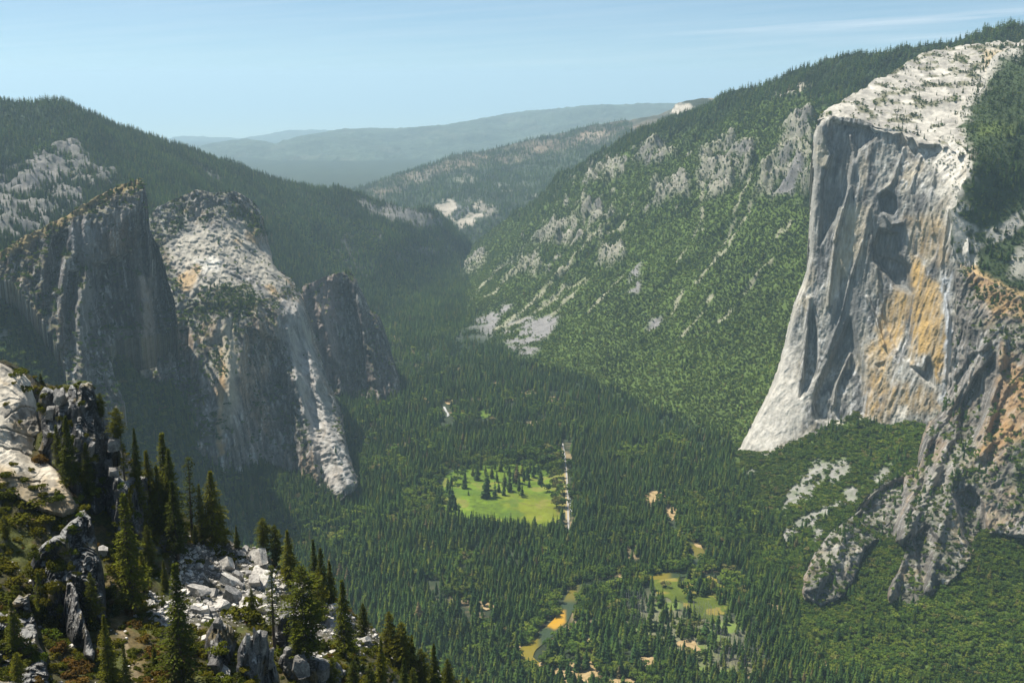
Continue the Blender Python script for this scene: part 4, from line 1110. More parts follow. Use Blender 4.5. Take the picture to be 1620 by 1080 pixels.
CON_STOPS = [(0.0, (0.025, 0.054, 0.016)), (0.35, (0.040, 0.077, 0.019)), (0.7, (0.060, 0.098, 0.020)), (0.93, (0.095, 0.122, 0.018)), (0.98, (0.12, 0.135, 0.02)), (1.0, (0.13, 0.095, 0.05))]
OAK_STOPS = [(0.0, (0.038, 0.072, 0.014)), (0.4, (0.066, 0.108, 0.017)), (0.75, (0.100, 0.142, 0.019)), (0.94, (0.14, 0.165, 0.026)), (1.0, (0.14, 0.12, 0.05))]
M_CON = mat_foliage('conifer_needles', CON_STOPS, 0.006, 0.4)
M_OAK = mat_foliage('oak_leaves', OAK_STOPS, 0.004, 0.4, trans=0.25)
M_SNAG = mat_plain('dead_wood', (0.20, 0.19, 0.18), (0.33, 0.31, 0.29), 0.05)

SRC = bpy.data.collections.new('plant_sources')        # source shapes, not linked into the scene


def source_coll(name, meshes, mat):
    cl = bpy.data.collections.new(name)
    for k, (v, t) in enumerate(meshes):
        me = bpy.data.meshes.new(f'{name}_{k:02d}')
        me.from_pydata(v.tolist(), [], t.tolist()); me.update()
        me.materials.append(mat)
        cl.objects.link(bpy.data.objects.new(f'{name}_{k:02d}', me))
    return cl


con_meshes = [far_conifer(s_, 15, 6, R, st) for s_, R, st in ((1, .21, .08), (2, .175, .12), (3, .235, .06), (4, .155, .18), (5, .19, .10))]
con_far = [far_conifer(s_, 7, 5, R, st) for s_, R, st in ((11, .24, .08), (12, .20, .10), (13, .27, .06))]
oak_meshes = [leaf_blob(s_, 230, .085) for s_ in (21, 22, 23)]
oak_far = [leaf_blob(s_, 45, .14, 3) for s_ in (31, 32, 33)]
C_CON = source_coll('conifer_source', con_meshes + con_far, M_CON)     # 0-4 near, 5-7 far
C_OAK = source_coll('oak_source', oak_meshes + oak_far, M_OAK)         # 0-2 near, 3-5 far
C_SNAG = source_coll('snag_source', [snag(41), snag(42)], M_SNAG)


def scatter(name, label, cat, coll, P, scl, idx, seed=1):
    rng = np.random.default_rng(seed)
    n = len(P)
    me = bpy.data.meshes.new(name)
    me.vertices.add(n)
    me.vertices.foreach_set('co', np.asarray(P, np.float32).ravel())
    a = me.attributes.new('scl', 'FLOAT_VECTOR', 'POINT'); a.data.foreach_set('vector', np.asarray(scl, np.float32).ravel())
    rot = np.stack([rng.normal(size=n) * .03, rng.normal(size=n) * .03, rng.uniform(0, 6.283, n)], 1)
    a = me.attributes.new('rot', 'FLOAT_VECTOR', 'POINT'); a.data.foreach_set('vector', rot.astype(np.float32).ravel())
    a = me.attributes.new('idx', 'INT', 'POINT'); a.data.foreach_set('value', np.asarray(idx, np.int32))
    o = bpy.data.objects.new(name, me)
    COL.objects.link(o)
    ng = bpy.data.node_groups.new(name + '_scatter', 'GeometryNodeTree')
    ng.interface.new_socket('Geometry', in_out='INPUT', socket_type='NodeSocketGeometry')
    ng.interface.new_socket('Geometry', in_out='OUTPUT', socket_type='NodeSocketGeometry')
    gi = ng.nodes.new('NodeGroupInput'); go = ng.nodes.new('NodeGroupOutput')
    iop = ng.nodes.new('GeometryNodeInstanceOnPoints')
    ci = ng.nodes.new('GeometryNodeCollectionInfo')
    ci.inputs['Collection'].default_value = coll
    ci.inputs['Separate Children'].default_value = True
    ci.inputs['Reset Children'].default_value = True
    ng.links.new(gi.outputs[0], iop.inputs['Points'])
    ng.links.new(ci.outputs[0], iop.inputs['Instance'])
    iop.inputs['Pick Instance'].default_value = True
    for nm, tp, sock in (('idx', 'INT', 'Instance Index'), ('rot', 'FLOAT_VECTOR', 'Rotation'), ('scl', 'FLOAT_VECTOR', 'Scale')):
        na = ng.nodes.new('GeometryNodeInputNamedAttribute'); na.data_type = tp; na.inputs['Name'].default_value = nm
        ng.links.new([s_ for s_ in na.outputs if s_.enabled and s_.name == 'Attribute'][0], iop.inputs[sock])
    ng.links.new(iop.outputs[0], go.inputs[0])
    md = o.modifiers.new('scatter', 'NODES'); md.node_group = ng
    tag(o, label, cat, kind='stuff')
    return o


def sample(R, dens, n_per_m2, seed, loc=None):
    """random points on a relief, thinned by a per-vertex density"""
    rng = np.random.default_rng(seed)
    P = R.P; f = R.faces
    ar = 0.5 * np.linalg.norm(np.cross(P[f[:, 2]] - P[f[:, 0]], P[f[:, 3]] - P[f[:, 1]]), axis=1)
    dd = dens[f].mean(1)
    lam = np.maximum(ar * dd * n_per_m2, 0)
    k = rng.poisson(lam)
    fi = np.repeat(np.arange(len(f)), k)
    u, v = rng.random(len(fi)), rng.random(len(fi))
    A, B, C_, D = (P[f[fi, j]] for j in range(4))
    Q = (A * (1 - u)[:, None] + B * u[:, None]) * (1 - v)[:, None] + (D * (1 - u)[:, None] + C_ * u[:, None]) * v[:, None]
    return Q


con_P, con_s, con_i = [], [], []
oak_P, oak_s, oak_i = [], [], []
rng = np.random.default_rng(5)


def add_con(Q, hmin, hmax, far=None):
    n = len(Q)
    h = hmin + (hmax - hmin) * rng.beta(2.0, 2.2, n)
    h *= 1 + 0.35 * fbm(Q / 160., 3, seed=88) / .5 * .5
    w = h * rng.uniform(.7, 1.45, n)
    fr = (Q[:, 1] > 3900) if far is None else np.full(n, far)
    con_P.append(Q); con_s.append(np.stack([w, w, h], 1)); con_i.append(np.where(fr, rng.integers(5, 8, n), rng.integers(0, 5, n)))


def add_oak(Q, hmin, hmax):
    n = len(Q)
    h = rng.uniform(hmin, hmax, n); w = h * rng.uniform(1.0, 1.7, n)
    oak_P.append(Q); oak_s.append(np.stack([w, w, h], 1)); oak_i.append(np.where(Q[:, 1] > 3000, rng.integers(3, 6, n), rng.integers(0, 3, n)))


# --- valley floor: a jittered grid of tall conifers, thinner in clearings
def valley_points(y0, y1, sp, seed):
    r = np.random.default_rng(seed)
    gx = np.arange(-0.53 * y1 - 100, 0.53 * y1 + 100, sp); gy = np.arange(y0, y1, sp)
    X, Y = np.meshgrid(gx, gy)
    X = X.ravel() + r.uniform(-.5, .5, X.size) * sp; Y = Y.ravel() + r.uniform(-.5, .5, Y.size) * sp
    Q = np.stack([X, Y, np.full(X.size, -0.6)], 1)
    px, py = proj(Q)
    ok = (px > -60) & (px < 1690) & (py < 1150)
    Q, px, py = Q[ok], px[ok], py[ok]
    Yf = Q[:, 1]
    ym = np.where(inside(px, py, mr_poly), S_mr(px, py), 1e9); yl = np.where(inside(px, py, ml_poly), S_ml(px, py), 1e9)
    ok = (Yf < ym) & (Yf < yl)
    return Q[ok], px[ok], py[ok]


def grow(poly, down):
    """open ground also needs its near edge free of trees"""
    return [(x, y + (down if y > np.mean([p[1] for p in poly]) else 0)) for x, y in poly]


def open_mask(px, py, Q):
    o = np.zeros(len(Q), bool)
    o |= inside(px, py, grow(meadow_poly, 9)) & ((segdist(px, py, grow(meadow_poly, 9), True) > 3) | (fbm(Q / 25., 2, seed=90) > 0.1))
    o |= inside(px, py, grow([(755, 652), (762, 643), (785, 640), (792, 643), (782, 660), (760, 664)], 5)) & (fbm(Q / 20., 2, seed=92) > -.15)
    o |= inside(px, py, grow(river_meadow_poly, 8)) & (fbm(Q / 38., 3, seed=89) > -0.12)
    for sp in sands: o |= inside(px, py, grow(sp, 6)) & (fbm(Q / 16., 2, seed=91) > -.12)
    for sp in clears: o |= inside(px, py, grow(sp, 8)) & (RNG.random(len(Q)) < .75)
    o |= inside(px, py, [(697, 640), (712, 638), (720, 676), (702, 678)])
    o |= (px > 889) & (px < 905) & (py > 698) & (py < 845)
    for C_, w in ((RIV, 14), (RIV2, 9)):
        for i in range(0, len(C_) - 1, 2):
            o |= np.hypot(Q[:, 0] - C_[i, 0], Q[:, 1] - C_[i, 1]) < w
    # keep the near bank of the open reaches low
    o |= inside(px, py, [(862, 985), (888, 972), (904, 936), (918, 934), (914, 962), (898, 996), (870, 1024), (846, 1058), (822, 1056), (818, 1040)])
    o |= inside(px, py, [(1088, 866), (1116, 866), (1116, 896), (1092, 896)])
    return o


for (y0, y1, sp, sd) in ((1690, 2500, 9.0, 1), (2500, 3500, 9.8, 2), (3500, 6600, 12.5, 3)):
    Q, px, py = valley_points(y0, y1, sp, sd)
    gap = fbm(Q / 55., 3, seed=51)
    keep = ~open_mask(px, py, Q)
    mars = soft(px, py, [(975, 945), (1040, 935), (1130, 960), (1200, 1000), (1220, 1060), (1120, 1080), (1050, 1020), (990, 1000)], 12)
    keep &= rng.random(len(Q)) > mars * 0.72
    keep &= rng.random(len(Q)) > np.maximum(sm(0.2, 0.45, gap) * 0.8, 0.10)
    Q = Q[keep]; px = px[keep]; py = py[keep]
    br = fbm(Q / 120., 3, seed=54) + 0.35 * rng.normal(size=len(Q))
    isoak = br > 0.5
    near_river = np.zeros(len(Q), bool)
    for i in range(0, len(RIV), 4):
        near_river |= np.hypot(Q[:, 0] - RIV[i, 0], Q[:, 1] - RIV[i, 1]) < 45
    for i in range(0, len(RIV2), 4):
        near_river |= np.hypot(Q[:, 0] - RIV2[i, 0], Q[:, 1] - RIV2[i, 1]) < 42
    isoak |= near_river & (rng.random(len(Q)) < 0.45)
    add_con(Q[~isoak], 14, 46)
    add_oak(Q[isoak], 12, 24)
# --- right mountainside
vis = (proj(Rr.P)[0] < 1660) & (Rr.P[:, 2] > -6) & (Rr.py < 1120)
hid = inside(Rr.px, Rr.py, [(1300, 205), (1500, 235), (1512, 430), (1490, 640), (1460, 660), (1340, 650), (1230, 690), (1262, 520), (1295, 400)])
hid |= inside(Rr.px, Rr.py, [(1560, 100), (1700, 80), (1700, 820), (1560, 820), (1530, 480)])
base = vis * ~hid * (1 - Rr.open)
nz = fbm(Rr.P / 90., 3, seed=97)
add_con(sample(Rr, base * np.maximum(Rr.upper * (1 - 0.55 * rock_zone), Rr.flat), 1 / 105., 1), 16, 35)
add_con(sample(Rr, base * (1 - Rr.upper) * (1 - Rr.flat) * (0.05 + 0.95 * sm(.1, .4, nz)) * (1 - .5 * Rr.low), 1 / 330., 2), 12, 30)
add_con(sample(Rr, base * Rr.low * sm(-.1, .4, nz), 1 / 420., 12), 18, 34)
add_oak(sample(Rr, base * (1 - 0.9 * Rr.upper) * (1 - Rr.flat) * (1 - .75 * Rr.low), 1 / 52., 3), 4, 8.5)
add_oak(sample(Rr, base * Rr.low * (1 - Rr.flat), 1 / 55., 4), 5, 13)
add_oak(sample(Rr, vis * ~hid * Rr.low * (talus2 > .3), 1 / 900., 14), 4, 8)
add_con(sample(Rr, vis * ~hid * rock_zone * 0.5 * (1 - talus), 1 / 500., 13), 12, 26)
# --- left mountain
hidl = inside(Rg.px, Rg.py, [(40, 410), (225, 305), (240, 350), (310, 315), (400, 320), (440, 440), (475, 470), (545, 440), (600, 520), (620, 620), (540, 620), (540, 700), (440, 690), (330, 640), (260, 500), (100, 480)])
visl = (Rg.P[:, 2] > -6) & (Rg.px > -60) & ~hidl & (Rg.py < 900)
add_con(sample(Rg, visl * (1 - Rg.open) * (1 - 0.6 * Rg.scrub), 1 / 85., 5), 14, 33)
add_oak(sample(Rg, visl * (1 - Rg.open) * Rg.scrub, 1 / 90., 6), 6, 12)
add_oak(sample(Rg, visl * (1 - Rg.open) * (Rg.py > 560), 1 / 500., 16), 10, 18)
# --- slope right of the summit, dome and ledges of the rocks
vise = (Re.px < 1660)
add_con(sample(Re, vise * (1 - Re.open) * (0.25 + 0.75 * sm(-.2, .3, fbm(Re.P / 120., 3, seed=98))), 1 / 260., 7), 12, 30)
add_oak(sample(Re, vise * (1 - 0.9 * Re.open), 1 / 70., 8), 2.5, 6)
add_oak(sample(Re, vise * Re.open, 1 / 260., 18), 2, 5)
dd = sm(0.0, 0.3, Rd.rough) * (Rd.px < 1660)
add_con(sample(Rd, 0.2 + dd, 1 / 900., 9), 9, 20)
add_oak(sample(Rd, 0.05 + dd, 1 / 170., 10), 3, 9)
edge_d = sm(26, 4, segdist(Rd.px, Rd.py, [(1620, 82), (1590, 82), (1560, 120), (1545, 160), (1530, 190), (1545, 220), (1556, 262)]))
add_con(sample(Rd, edge_d * (Rd.px < 1660), 1 / 350., 11), 10, 24)
add_con(sample(R_brown, (1 - np.clip(R_brown.bare, 0, 1)) * (R_brown.px < 1000), 1 / 520., 40), 22, 42, True)
for R, k, sd in ((Rb, 1 / 75., 20), (Rh, 1 / 110., 21), (Rm, 1 / 70., 22), (Rl, 1 / 160., 23)):
    add_oak(sample(R, R.veg * (R.px < 1660), k, sd), 4, 9)
    add_con(sample(R, R.veg * (R.px < 1660), k / 6, sd + 5), 12, 24)
slabveg = soft(Rf.px, Rf.py, [(1420, 205), (1500, 215), (1540, 260), (1530, 420), (1510, 420), (1490, 300)], 10) * sm(0.05, 0.3, fbm(Rf.P / 22., 3, seed=99))
add_oak(sample(Rf, slabveg, 1 / 90., 30), 2, 4.5)

con_P = np.concatenate(con_P); con_s = np.concatenate(con_s); con_i = np.concatenate(con_i)
oak_P = np.concatenate(oak_P); oak_s = np.concatenate(oak_s); oak_i = np.concatenate(oak_i)
# sits its foot into the ground
con_P[:, 2] -= 0.4; oak_P[:, 2] -= 0.5

# --- the valley conifers that show largest are objects of their own
px, py = proj(con_P)
tx, ty = proj(con_P + np.stack([0 * con_s[:, 0], 0 * con_s[:, 0], con_s[:, 2]], 1))
ridge_y = np.interp(px, [380, 540, 650, 745, 790], [866, 953, 1040, 1092, 1300])
cand = (px > 8) & (px < 1612) & (ty < 1066) & (py < 1120) & ((py < ridge_y) | (px > 745)) & (con_P[:, 1] < 2400) & (con_P[:, 2] < 30)
order = np.where(cand)[0][np.argsort(con_P[cand, 1] - 3.0 * con_s[cand, 2])]
N_NEAR = 205
pick = order[:N_NEAR]
con_objs = [o for o in C_CON.objects]
for i in pick:
    o = bpy.data.objects.new('valley_conifer', con_objs[con_i[i]].data)
    o.location = con_P[i]; o.scale = con_s[i]; o.rotation_euler = (0, 0, rng.uniform(0, 6.28))
    COL.objects.link(o)
    tag(o, 'tall dark green conifer in the packed forest nearest the viewer on the valley floor', 'conifer', 'nearest conifers of the valley forest')
rest = np.ones(len(con_P), bool); rest[pick] = False
scatter('conifer_forest', 'dense dark conifer forest filling the valley floor and mountain slopes', 'forest', C_CON, con_P[rest], con_s[rest], con_i[rest], 3)
scatter('oak_scrub', 'bright green oak scrub covering the talus slopes and ledges', 'scrub', C_OAK, oak_P, oak_s, oak_i, 4)
# --- grey dead trunks on the marshy flat
Q, px, py = valley_points(1700, 2300, 6.5, 9)
m = soft(px, py, [(985, 945), (1020, 940), (1040, 990), (1000, 1000)], 8) + soft(px, py, [(1070, 960), (1130, 965), (1130, 990), (1080, 985)], 8) + soft(px, py, [(1110, 1000), (1200, 1010), (1225, 1060), (1130, 1060)], 8)
k = rng.random(len(Q)) < m * 0.8
h = rng.uniform(14, 28, k.sum())
scatter('dead_forest', 'stand of bare grey dead trunks on the marshy flat by the river', 'dead trees', C_SNAG, Q[k], np.stack([h, h, h], 1), rng.integers(0, 2, k.sum()), 5)
print('conifers', len(con_P), 'oaks', len(oak_P))

# --- trees standing on the meadow
def ground(px, py):
    p = at(np.array(float(px)), np.array(float(py)), floorY(np.array(float(py)), 0.2))
    return p


meadow_con = [(735, 772, 29), (736, 762, 24), (755, 759, 29), (769, 787, 44), (772, 775, 32), (783, 786, 30), (789, 778, 20), (797, 783, 26), (806, 777, 34), (812, 768, 28), (818, 764, 34), (821, 782, 36), (826, 786, 25), (829, 766, 30), (834, 758, 26), (792, 745, 26), (783, 745, 18), (798, 768, 24),
              (844, 755, 28), (855, 766, 30), (716, 800, 34), (712, 786, 26), (720, 806, 24), (837, 770, 14), (741, 783, 10), (760, 742, 24), (768, 752, 22), (748, 752, 20), (778, 756, 24), (805, 752, 20), (816, 750, 24), (826, 752, 22), (838, 748, 26), (786, 762, 22), (852, 750, 22), (709, 778, 26), (711, 808, 28), (726, 818, 26), (714, 768, 20)]
for (x, y, hp) in meadow_con:
    p = ground(x, y); h = hp * p[1] / F * 1.06
    o = bpy.data.objects.new('meadow_conifer', con_objs[rng.integers(0, 5)].data)
    w = h * rng.uniform(.9, 1.25)
    o.location = p; o.scale = (w, w, h); o.rotation_euler = (0, 0, rng.uniform(0, 6.28)); COL.objects.link(o)
    tag(o, 'tall dark conifer standing out in the open on the bright green meadow', 'conifer', 'conifers standing on the meadow')
oak_objs = [o for o in C_OAK.objects]
for (x, y, hp) in [(812, 733, 18), (824, 728, 20), (838, 726, 24), (852, 722, 26), (866, 722, 24), (850, 738, 22), (862, 740, 26), (872, 738, 24), (880, 733, 22), (842, 742, 18), (888, 732, 18), (866, 750, 18), (884, 756, 16), (882, 774, 18), (890, 780, 18), (880, 803, 18), (889, 802, 18), (866, 778, 14), (875, 768, 12), (800, 728, 20), (806, 748, 14), (832, 744, 20), (845, 730, 24), (858, 732, 24), (872, 726, 22), (786, 734, 16), (776, 738, 14), (880, 745, 20), (876, 790, 14), (752, 748, 13), (728, 756, 13), (720, 766, 13), (904, 740, 16), (906, 758, 16), (909, 775, 16), (804, 738, 14)]:
    p = ground(x, y); h = 1.15 * hp * p[1] / F
    o = bpy.data.objects.new('meadow_oak', oak_objs[rng.integers(0, 3)].data)
    w = h * rng.uniform(1.0, 1.25)
    o.location = p; o.scale = (w, w, h); o.rotation_euler = (0, 0, rng.uniform(0, 6.28)); COL.objects.link(o)
    tag(o, 'round-crowned dark green broadleaf tree by the straight road beside the meadow', 'tree', 'broadleaf trees by the meadow road')
p = ground(1090, 942); h = 24 * p[1] / F
o = bpy.data.objects.new('lone_oak', oak_objs[1].data); o.location = p; o.scale = (h * 1.05, h * 1.05, h); COL.objects.link(o)
tag(o, 'big round solitary broadleaf tree on the small meadow inside the river bend', 'tree')
# ================================================================== NEAR RIDGE (lower left)
G_poly = [(-60, 560), (0, 573), (20, 580), (45, 598), (65, 613), (90, 619), (110, 613), (126, 608), (146, 608), (153, 630), (166, 660), (186, 696), (200, 722), (226, 748), (250, 772), (280, 802), (310, 832), (345, 852), (380, 868), (402, 870), (430, 887), (470, 917), (500, 937),
          (540, 955), (570, 977), (600, 1002), (650, 1042), (700, 1072), (760, 1104), (810, 1140), (-60, 1140)]
S_G = Surf([(-60, 560, 334), (0, 573, 333), (65, 613, 340), (146, 608, 350), (186, 696, 346), (250, 772, 342), (310, 832, 336), (380, 868, 332), (470, 917, 330), (540, 955, 330), (600, 1002, 330), (700, 1072, 334), (810, 1140, 340),
            (60, 645, 332), (0, 770, 291), (120, 792, 298), (130, 700, 322), (60, 830, 282), (120, 880, 282), (200, 850, 296), (240, 900, 292), (270, 900, 300), (400, 900, 318), (330, 940, 300), (420, 960, 298), (500, 1000, 300), (0, 900, 258), (0, 1000, 226), (0, 1080, 205),
            (100, 1000, 245), (100, 1080, 215), (200, 1000, 250), (200, 1080, 220), (300, 1080, 228), (300, 1000, 262), (400, 1080, 238), (500, 1080, 255), (600, 1080, 285), (-60, 1140, 190), (400, 1140, 215), (650, 1140, 280)])
RG = Relief(G_poly, S_G, 1.8, 0.8, 111)
P = RG.pos()
RG.dz += 2.2 * fbm(P / 22., 4, seed=112, ridged=True) + 0.8 * fbm(P / 5., 3, seed=113)
P = RG.pos(); NG = RG.normals(P)
n = fbm(P / 12., 4, seed=114); n2 = fbm(P / 3.5, 3, seed=115)
wx, wy = wpx(RG.px, RG.py, 9, 116, 14)
c = np.tile(np.array((0.050, 0.046, 0.020), np.float32), (len(P), 1)) * (1 + 0.5 * n)[:, None]
c = lerp(c, (0.12, 0.085, 0.035), sm(0.05, 0.35, n2) * 0.7)
c = lerp(c, (0.075, 0.085, 0.022), sm(0.0, 0.25, -n) * 0.8)
scree = soft(wx, wy, [(280, 880), (330, 862), (400, 870), (440, 900), (490, 930), (560, 985), (600, 1012), (570, 1030), (515, 1010), (515, 1070), (470, 1070), (445, 1010), (430, 985), (340, 985), (290, 1000), (262, 965)], 10)
scree = np.maximum(scree, soft(wx, wy, [(228, 935), (255, 945), (272, 980), (268, 1005), (240, 1000)], 5))
c = lerp(c, (0.15, 0.14, 0.125), scree * (0.6 + n2))
dry = soft(wx, wy, [(165, 900), (185, 930), (200, 970), (230, 1040), (260, 1090), (215, 1090), (195, 1030), (180, 980), (165, 940)], 6)
c = lerp(c, (0.15, 0.105, 0.045), dry * 0.6)
c = lerp(c, (0.24, 0.19, 0.12), 0.6 * soft(wx, wy, [(183, 990), (200, 1010), (228, 1080), (215, 1085), (195, 1040)], 3))
c = lerp(c, (0.30, 0.19, 0.11), 0.8 * soft(wx, wy, [(135, 765), (147, 768), (148, 785), (138, 785)], 4))
rock = sm(0.75, 0.5, NG[:, 2])
c = lerp(c, (0.13, 0.125, 0.12), rock * 0.8)
tag(RG.build('near_ridge', M_RIDGE, np.clip(c, 0.01, 0.6), None, (0, 0, 0), 0.25, 25), kind='structure')


def gY(px, py):
    """depth of the near ridge's ground under a point of the view"""
    d = (RG.px - px) ** 2 + (RG.py - py) ** 2
    return float(RG.Y[np.argmin(d)])


CRAGS = []


def gpos(px, py, sink=0.0):
    for R in CRAGS:
        if inside(np.array([float(px)]), np.array([float(py)]), R.poly)[0]:
            p = R.P[int(np.argmin((R.px - px) ** 2 + (R.py - py) ** 2))].copy()
            p[2] -= sink
            return p
    k = int(np.argmin((RG.px - px) ** 2 + (RG.py - py) ** 2))
    p = RG.P[k].copy()
    if py > 1138 or abs(RG.px[k] - px) > 4:
        p = at(np.array(float(px)), np.array(float(py)), S_G(px, py))
    p[2] -= sink
    return p


# --- pale sunlit slab on the far left
slab_poly = [(-60, 560), (0, 573), (18, 578), (34, 588), (48, 603), (55, 622), (59, 640), (64, 660), (67, 680), (69, 692), (62, 706), (60, 716), (76, 731), (93, 744), (104, 762), (112, 776), (124, 786), (126, 798), (98, 812), (62, 803), (42, 792), (18, 778), (-60, 775)]
S_slab = Surf([(-60, 560, 329), (0, 573, 328), (48, 603, 329), (60, 640, 328), (68, 690, 316), (60, 714, 312), (100, 760, 297), (126, 795, 292), (60, 800, 285), (0, 775, 285), (0, 680, 302), (-60, 775, 282), (30, 640, 316), (30, 740, 294), (-60, 660, 304)])
Rs = Relief(slab_poly, S_slab, 1.0, 0.5, 121)
Rs.round_edge([(0, 573), (34, 588), (48, 603), (59, 640), (67, 680), (69, 692), (62, 706), (60, 716), (93, 744), (112, 776), (126, 798)], 6, 9)
P = Rs.pos()
crack = np.minimum(segdist(*wpx(Rs.px, Rs.py, 3, 122, 10), [(-60, 668), (0, 676), (30, 684), (66, 694)]), segdist(*wpx(Rs.px, Rs.py, 3, 123, 10), [(-60, 700), (0, 706), (25, 712), (58, 722)]))
crack = np.minimum(crack, segdist(*wpx(Rs.px, Rs.py, 4, 124, 10), [(10, 660), (40, 640), (56, 648)]))
crack = np.minimum(crack, segdist(*wpx(Rs.px, Rs.py, 4, 125, 10), [(0, 752), (40, 760), (62, 764)]))
Rs.Y += 0.8 * np.exp(-(crack / 1.3) ** 2)
Rs.Y -= 2.0 * fbm(P / 14., 4, seed=126) + 0.5 * fbm(P / 3.5, 4, seed=127, ridged=True) + 0.8 * np.floor(vnoise(P * np.array([1 / 9., 1 / 9., 1 / 5.]), 132) * 3) / 3
P = Rs.pos()
c = np.tile(np.array((0.52, 0.465, 0.37), np.float32), (len(P), 1)) * (1 + 0.3 * fbm(P / 8., 4, seed=128) + 0.2 * fbm(P / 1.6, 3, seed=129))[:, None]
c = lerp(c, (0.40, 0.30, 0.17), sm(0.05, 0.35, fbm(P / 10., 3, seed=130)) * 0.7)
c = lerp(c, (0.17, 0.16, 0.14), sm(0.05, 0.35, fbm(P / 5., 5, seed=131)) * 0.75)
c = lerp(c, (0.16, 0.115, 0.05), soft(*wpx(Rs.px, Rs.py, 8, 133, 12), [(-60, 735), (0, 745), (40, 750), (80, 790), (125, 790), (100, 815), (-60, 790)], 10) * 0.7)
c = lerp(c, (0.10, 0.085, 0.06), np.exp(-(crack / 1.0) ** 2) * 0.5)
tag(Rs.build('granite_slab', M_SLAB, np.clip(c, 0.02, 0.7), None, tuple(at(np.array(30.), np.array(790.), 288.)), 0.06, 6), 'pale sunlit granite slab sloping down the left edge of the near ridge', 'slab')

# ------------------------------------------------------------------ rocks
from math import sin, cos


def ico(sub):
    t = (1 + 5 ** .5) / 2
    V = [(-1, t, 0), (1, t, 0), (-1, -t, 0), (1, -t, 0), (0, -1, t), (0, 1, t), (0, -1, -t), (0, 1, -t), (t, 0, -1), (t, 0, 1), (-t, 0, -1), (-t, 0, 1)]
    T = [(0, 11, 5), (0, 5, 1), (0, 1, 7), (0, 7, 10), (0, 10, 11), (1, 5, 9), (5, 11, 4), (11, 10, 2), (10, 7, 6), (7, 1, 8), (3, 9, 4), (3, 4, 2), (3, 2, 6), (3, 6, 8), (3, 8, 9), (4, 9, 5), (2, 4, 11), (6, 2, 10), (8, 6, 7), (9, 8, 1)]
    V = [np.array(v) / np.linalg.norm(v) for v in V]
    for _ in range(sub):
        cache = {}; T2 = []
        def mid(a, b):
            k = (min(a, b), max(a, b))
            if k not in cache:
                m = V[a] + V[b]; V.append(m / np.linalg.norm(m)); cache[k] = len(V) - 1
            return cache[k]
        for a, b, c_ in T:
            ab, bc, ca = mid(a, b), mid(b, c_), mid(c_, a)
            T2 += [(a, ab, ca), (b, bc, ab), (c_, ca, bc), (ab, bc, ca)]
        T = T2
    return np.array(V), np.array(T)


ICO3 = ico(3)
ICO4 = ico(4)


def rock_mesh(seed, planes=11, src=ICO3, boxy=0.55, rough=0.05):
    """angular block: a ball cut by random planes, unit size"""
    rng = np.random.default_rng(seed)
    V = src[0].copy() * 1.5
    dirs = [np.array(d, float) for d in ((1, 0, 0), (-1, 0, 0), (0, 1, 0), (0, -1, 0), (0, 0, 1), (0, 0, -1))]
    dirs = [d + rng.normal(size=3) * .16 for d in dirs]
    dirs += [rng.normal(size=3) for _ in range(planes - 6)]
    for i, d in enumerate(dirs):
        d = d / np.linalg.norm(d)
        h = rng.uniform(boxy * .85, boxy * 1.15) if i < 6 else rng.uniform(boxy * .95, boxy * 1.45)
        k = V @ d - h
        V -= np.where(k > 0, k, 0)[:, None] * d
    V += (rough * fbm(V * 2.2, 4, seed=seed)[:, None] + rough * .5 * fbm(V * 7, 2, seed=seed + 1)[:, None]) * (V / (np.linalg.norm(V, axis=1)[:, None] + 1e-6))
    ext = V.max(0) - V.min(0)
    return (V - (V.max(0) + V.min(0)) / 2) / ext, src[1]


def mat_rock(name, ca, cb, cc, sc=0.8):
    m, nt, b, _ = newmat(name)
    oi = N(nt, 'ShaderNodeObjectInfo')
    geo = N(nt, 'ShaderNodeNewGeometry')
    n1 = noise_node(nt, sc, 6, 0.65, vec=geo.outputs['Position'])
    n2 = noise_node(nt, sc * 4, 5, 0.7, vec=geo.outputs['Position'])
    c = ramp(nt, n1.outputs['Fac'], [(0.28, ca), (0.5, cb), (0.72, cc)])
    f = ramp(nt, n2.outputs['Fac'], [(0.3, (0.65,) * 3), (0.7, (1.3,) * 3)])
    c = mix(nt, c, f, 1.0, 'MULTIPLY')
    f = ramp(nt, oi.outputs['Random'], [(0, (0.5, 0.5, 0.5)), (0.5, (0.85, 0.83, 0.79)), (1, (1.15, 1.12, 1.06))])
    c = mix(nt, c, f, 1.0, 'MULTIPLY')
    nt.links.new(c, b.inputs['Base Color'])
    bp = N(nt, 'ShaderNodeBump'); bp.inputs['Strength'].default_value = 0.8; bp.inputs['Distance'].default_value = 0.35
    nt.links.new(n2.outputs['Fac'], bp.inputs['Height']); nt.links.new(bp.outputs[0], b.inputs['Normal'])
    return m


M_BOULDER = mat_rock('boulder_granite', (0.26, 0.25, 0.235), (0.48, 0.46, 0.425), (0.66, 0.635, 0.585), 0.35)
M_CRAG = mat_rock('crag_rock', (0.065, 0.066, 0.068), (0.13, 0.128, 0.125), (0.25, 0.24, 0.22), 0.22)


def rock_me(name, seed, mat, **kw):
    v, t = rock_mesh(seed, **kw)
    me = bpy.data.meshes.new(name); me.from_pydata(v.tolist(), [], t.tolist()); me.update(); me.materials.append(mat)
    return me


B_ME = [rock_me('boulder', 700 + k, M_BOULDER, planes=10 + k % 4, rough=0.03) for k in range(9)]
P_ME = [rock_me('pillar', 760 + k, M_CRAG, planes=14, src=ICO4, boxy=0.55, rough=0.11) for k in range(6)]
M_BLOCK = mat_rock('block_rock', (0.10, 0.098, 0.094), (0.19, 0.184, 0.175), (0.32, 0.31, 0.29), 0.5)
K_ME = [rock_me('block', 740 + k, M_BLOCK, planes=11 + k % 4, rough=0.05) for k in range(6)]
rng = np.random.default_rng(77)


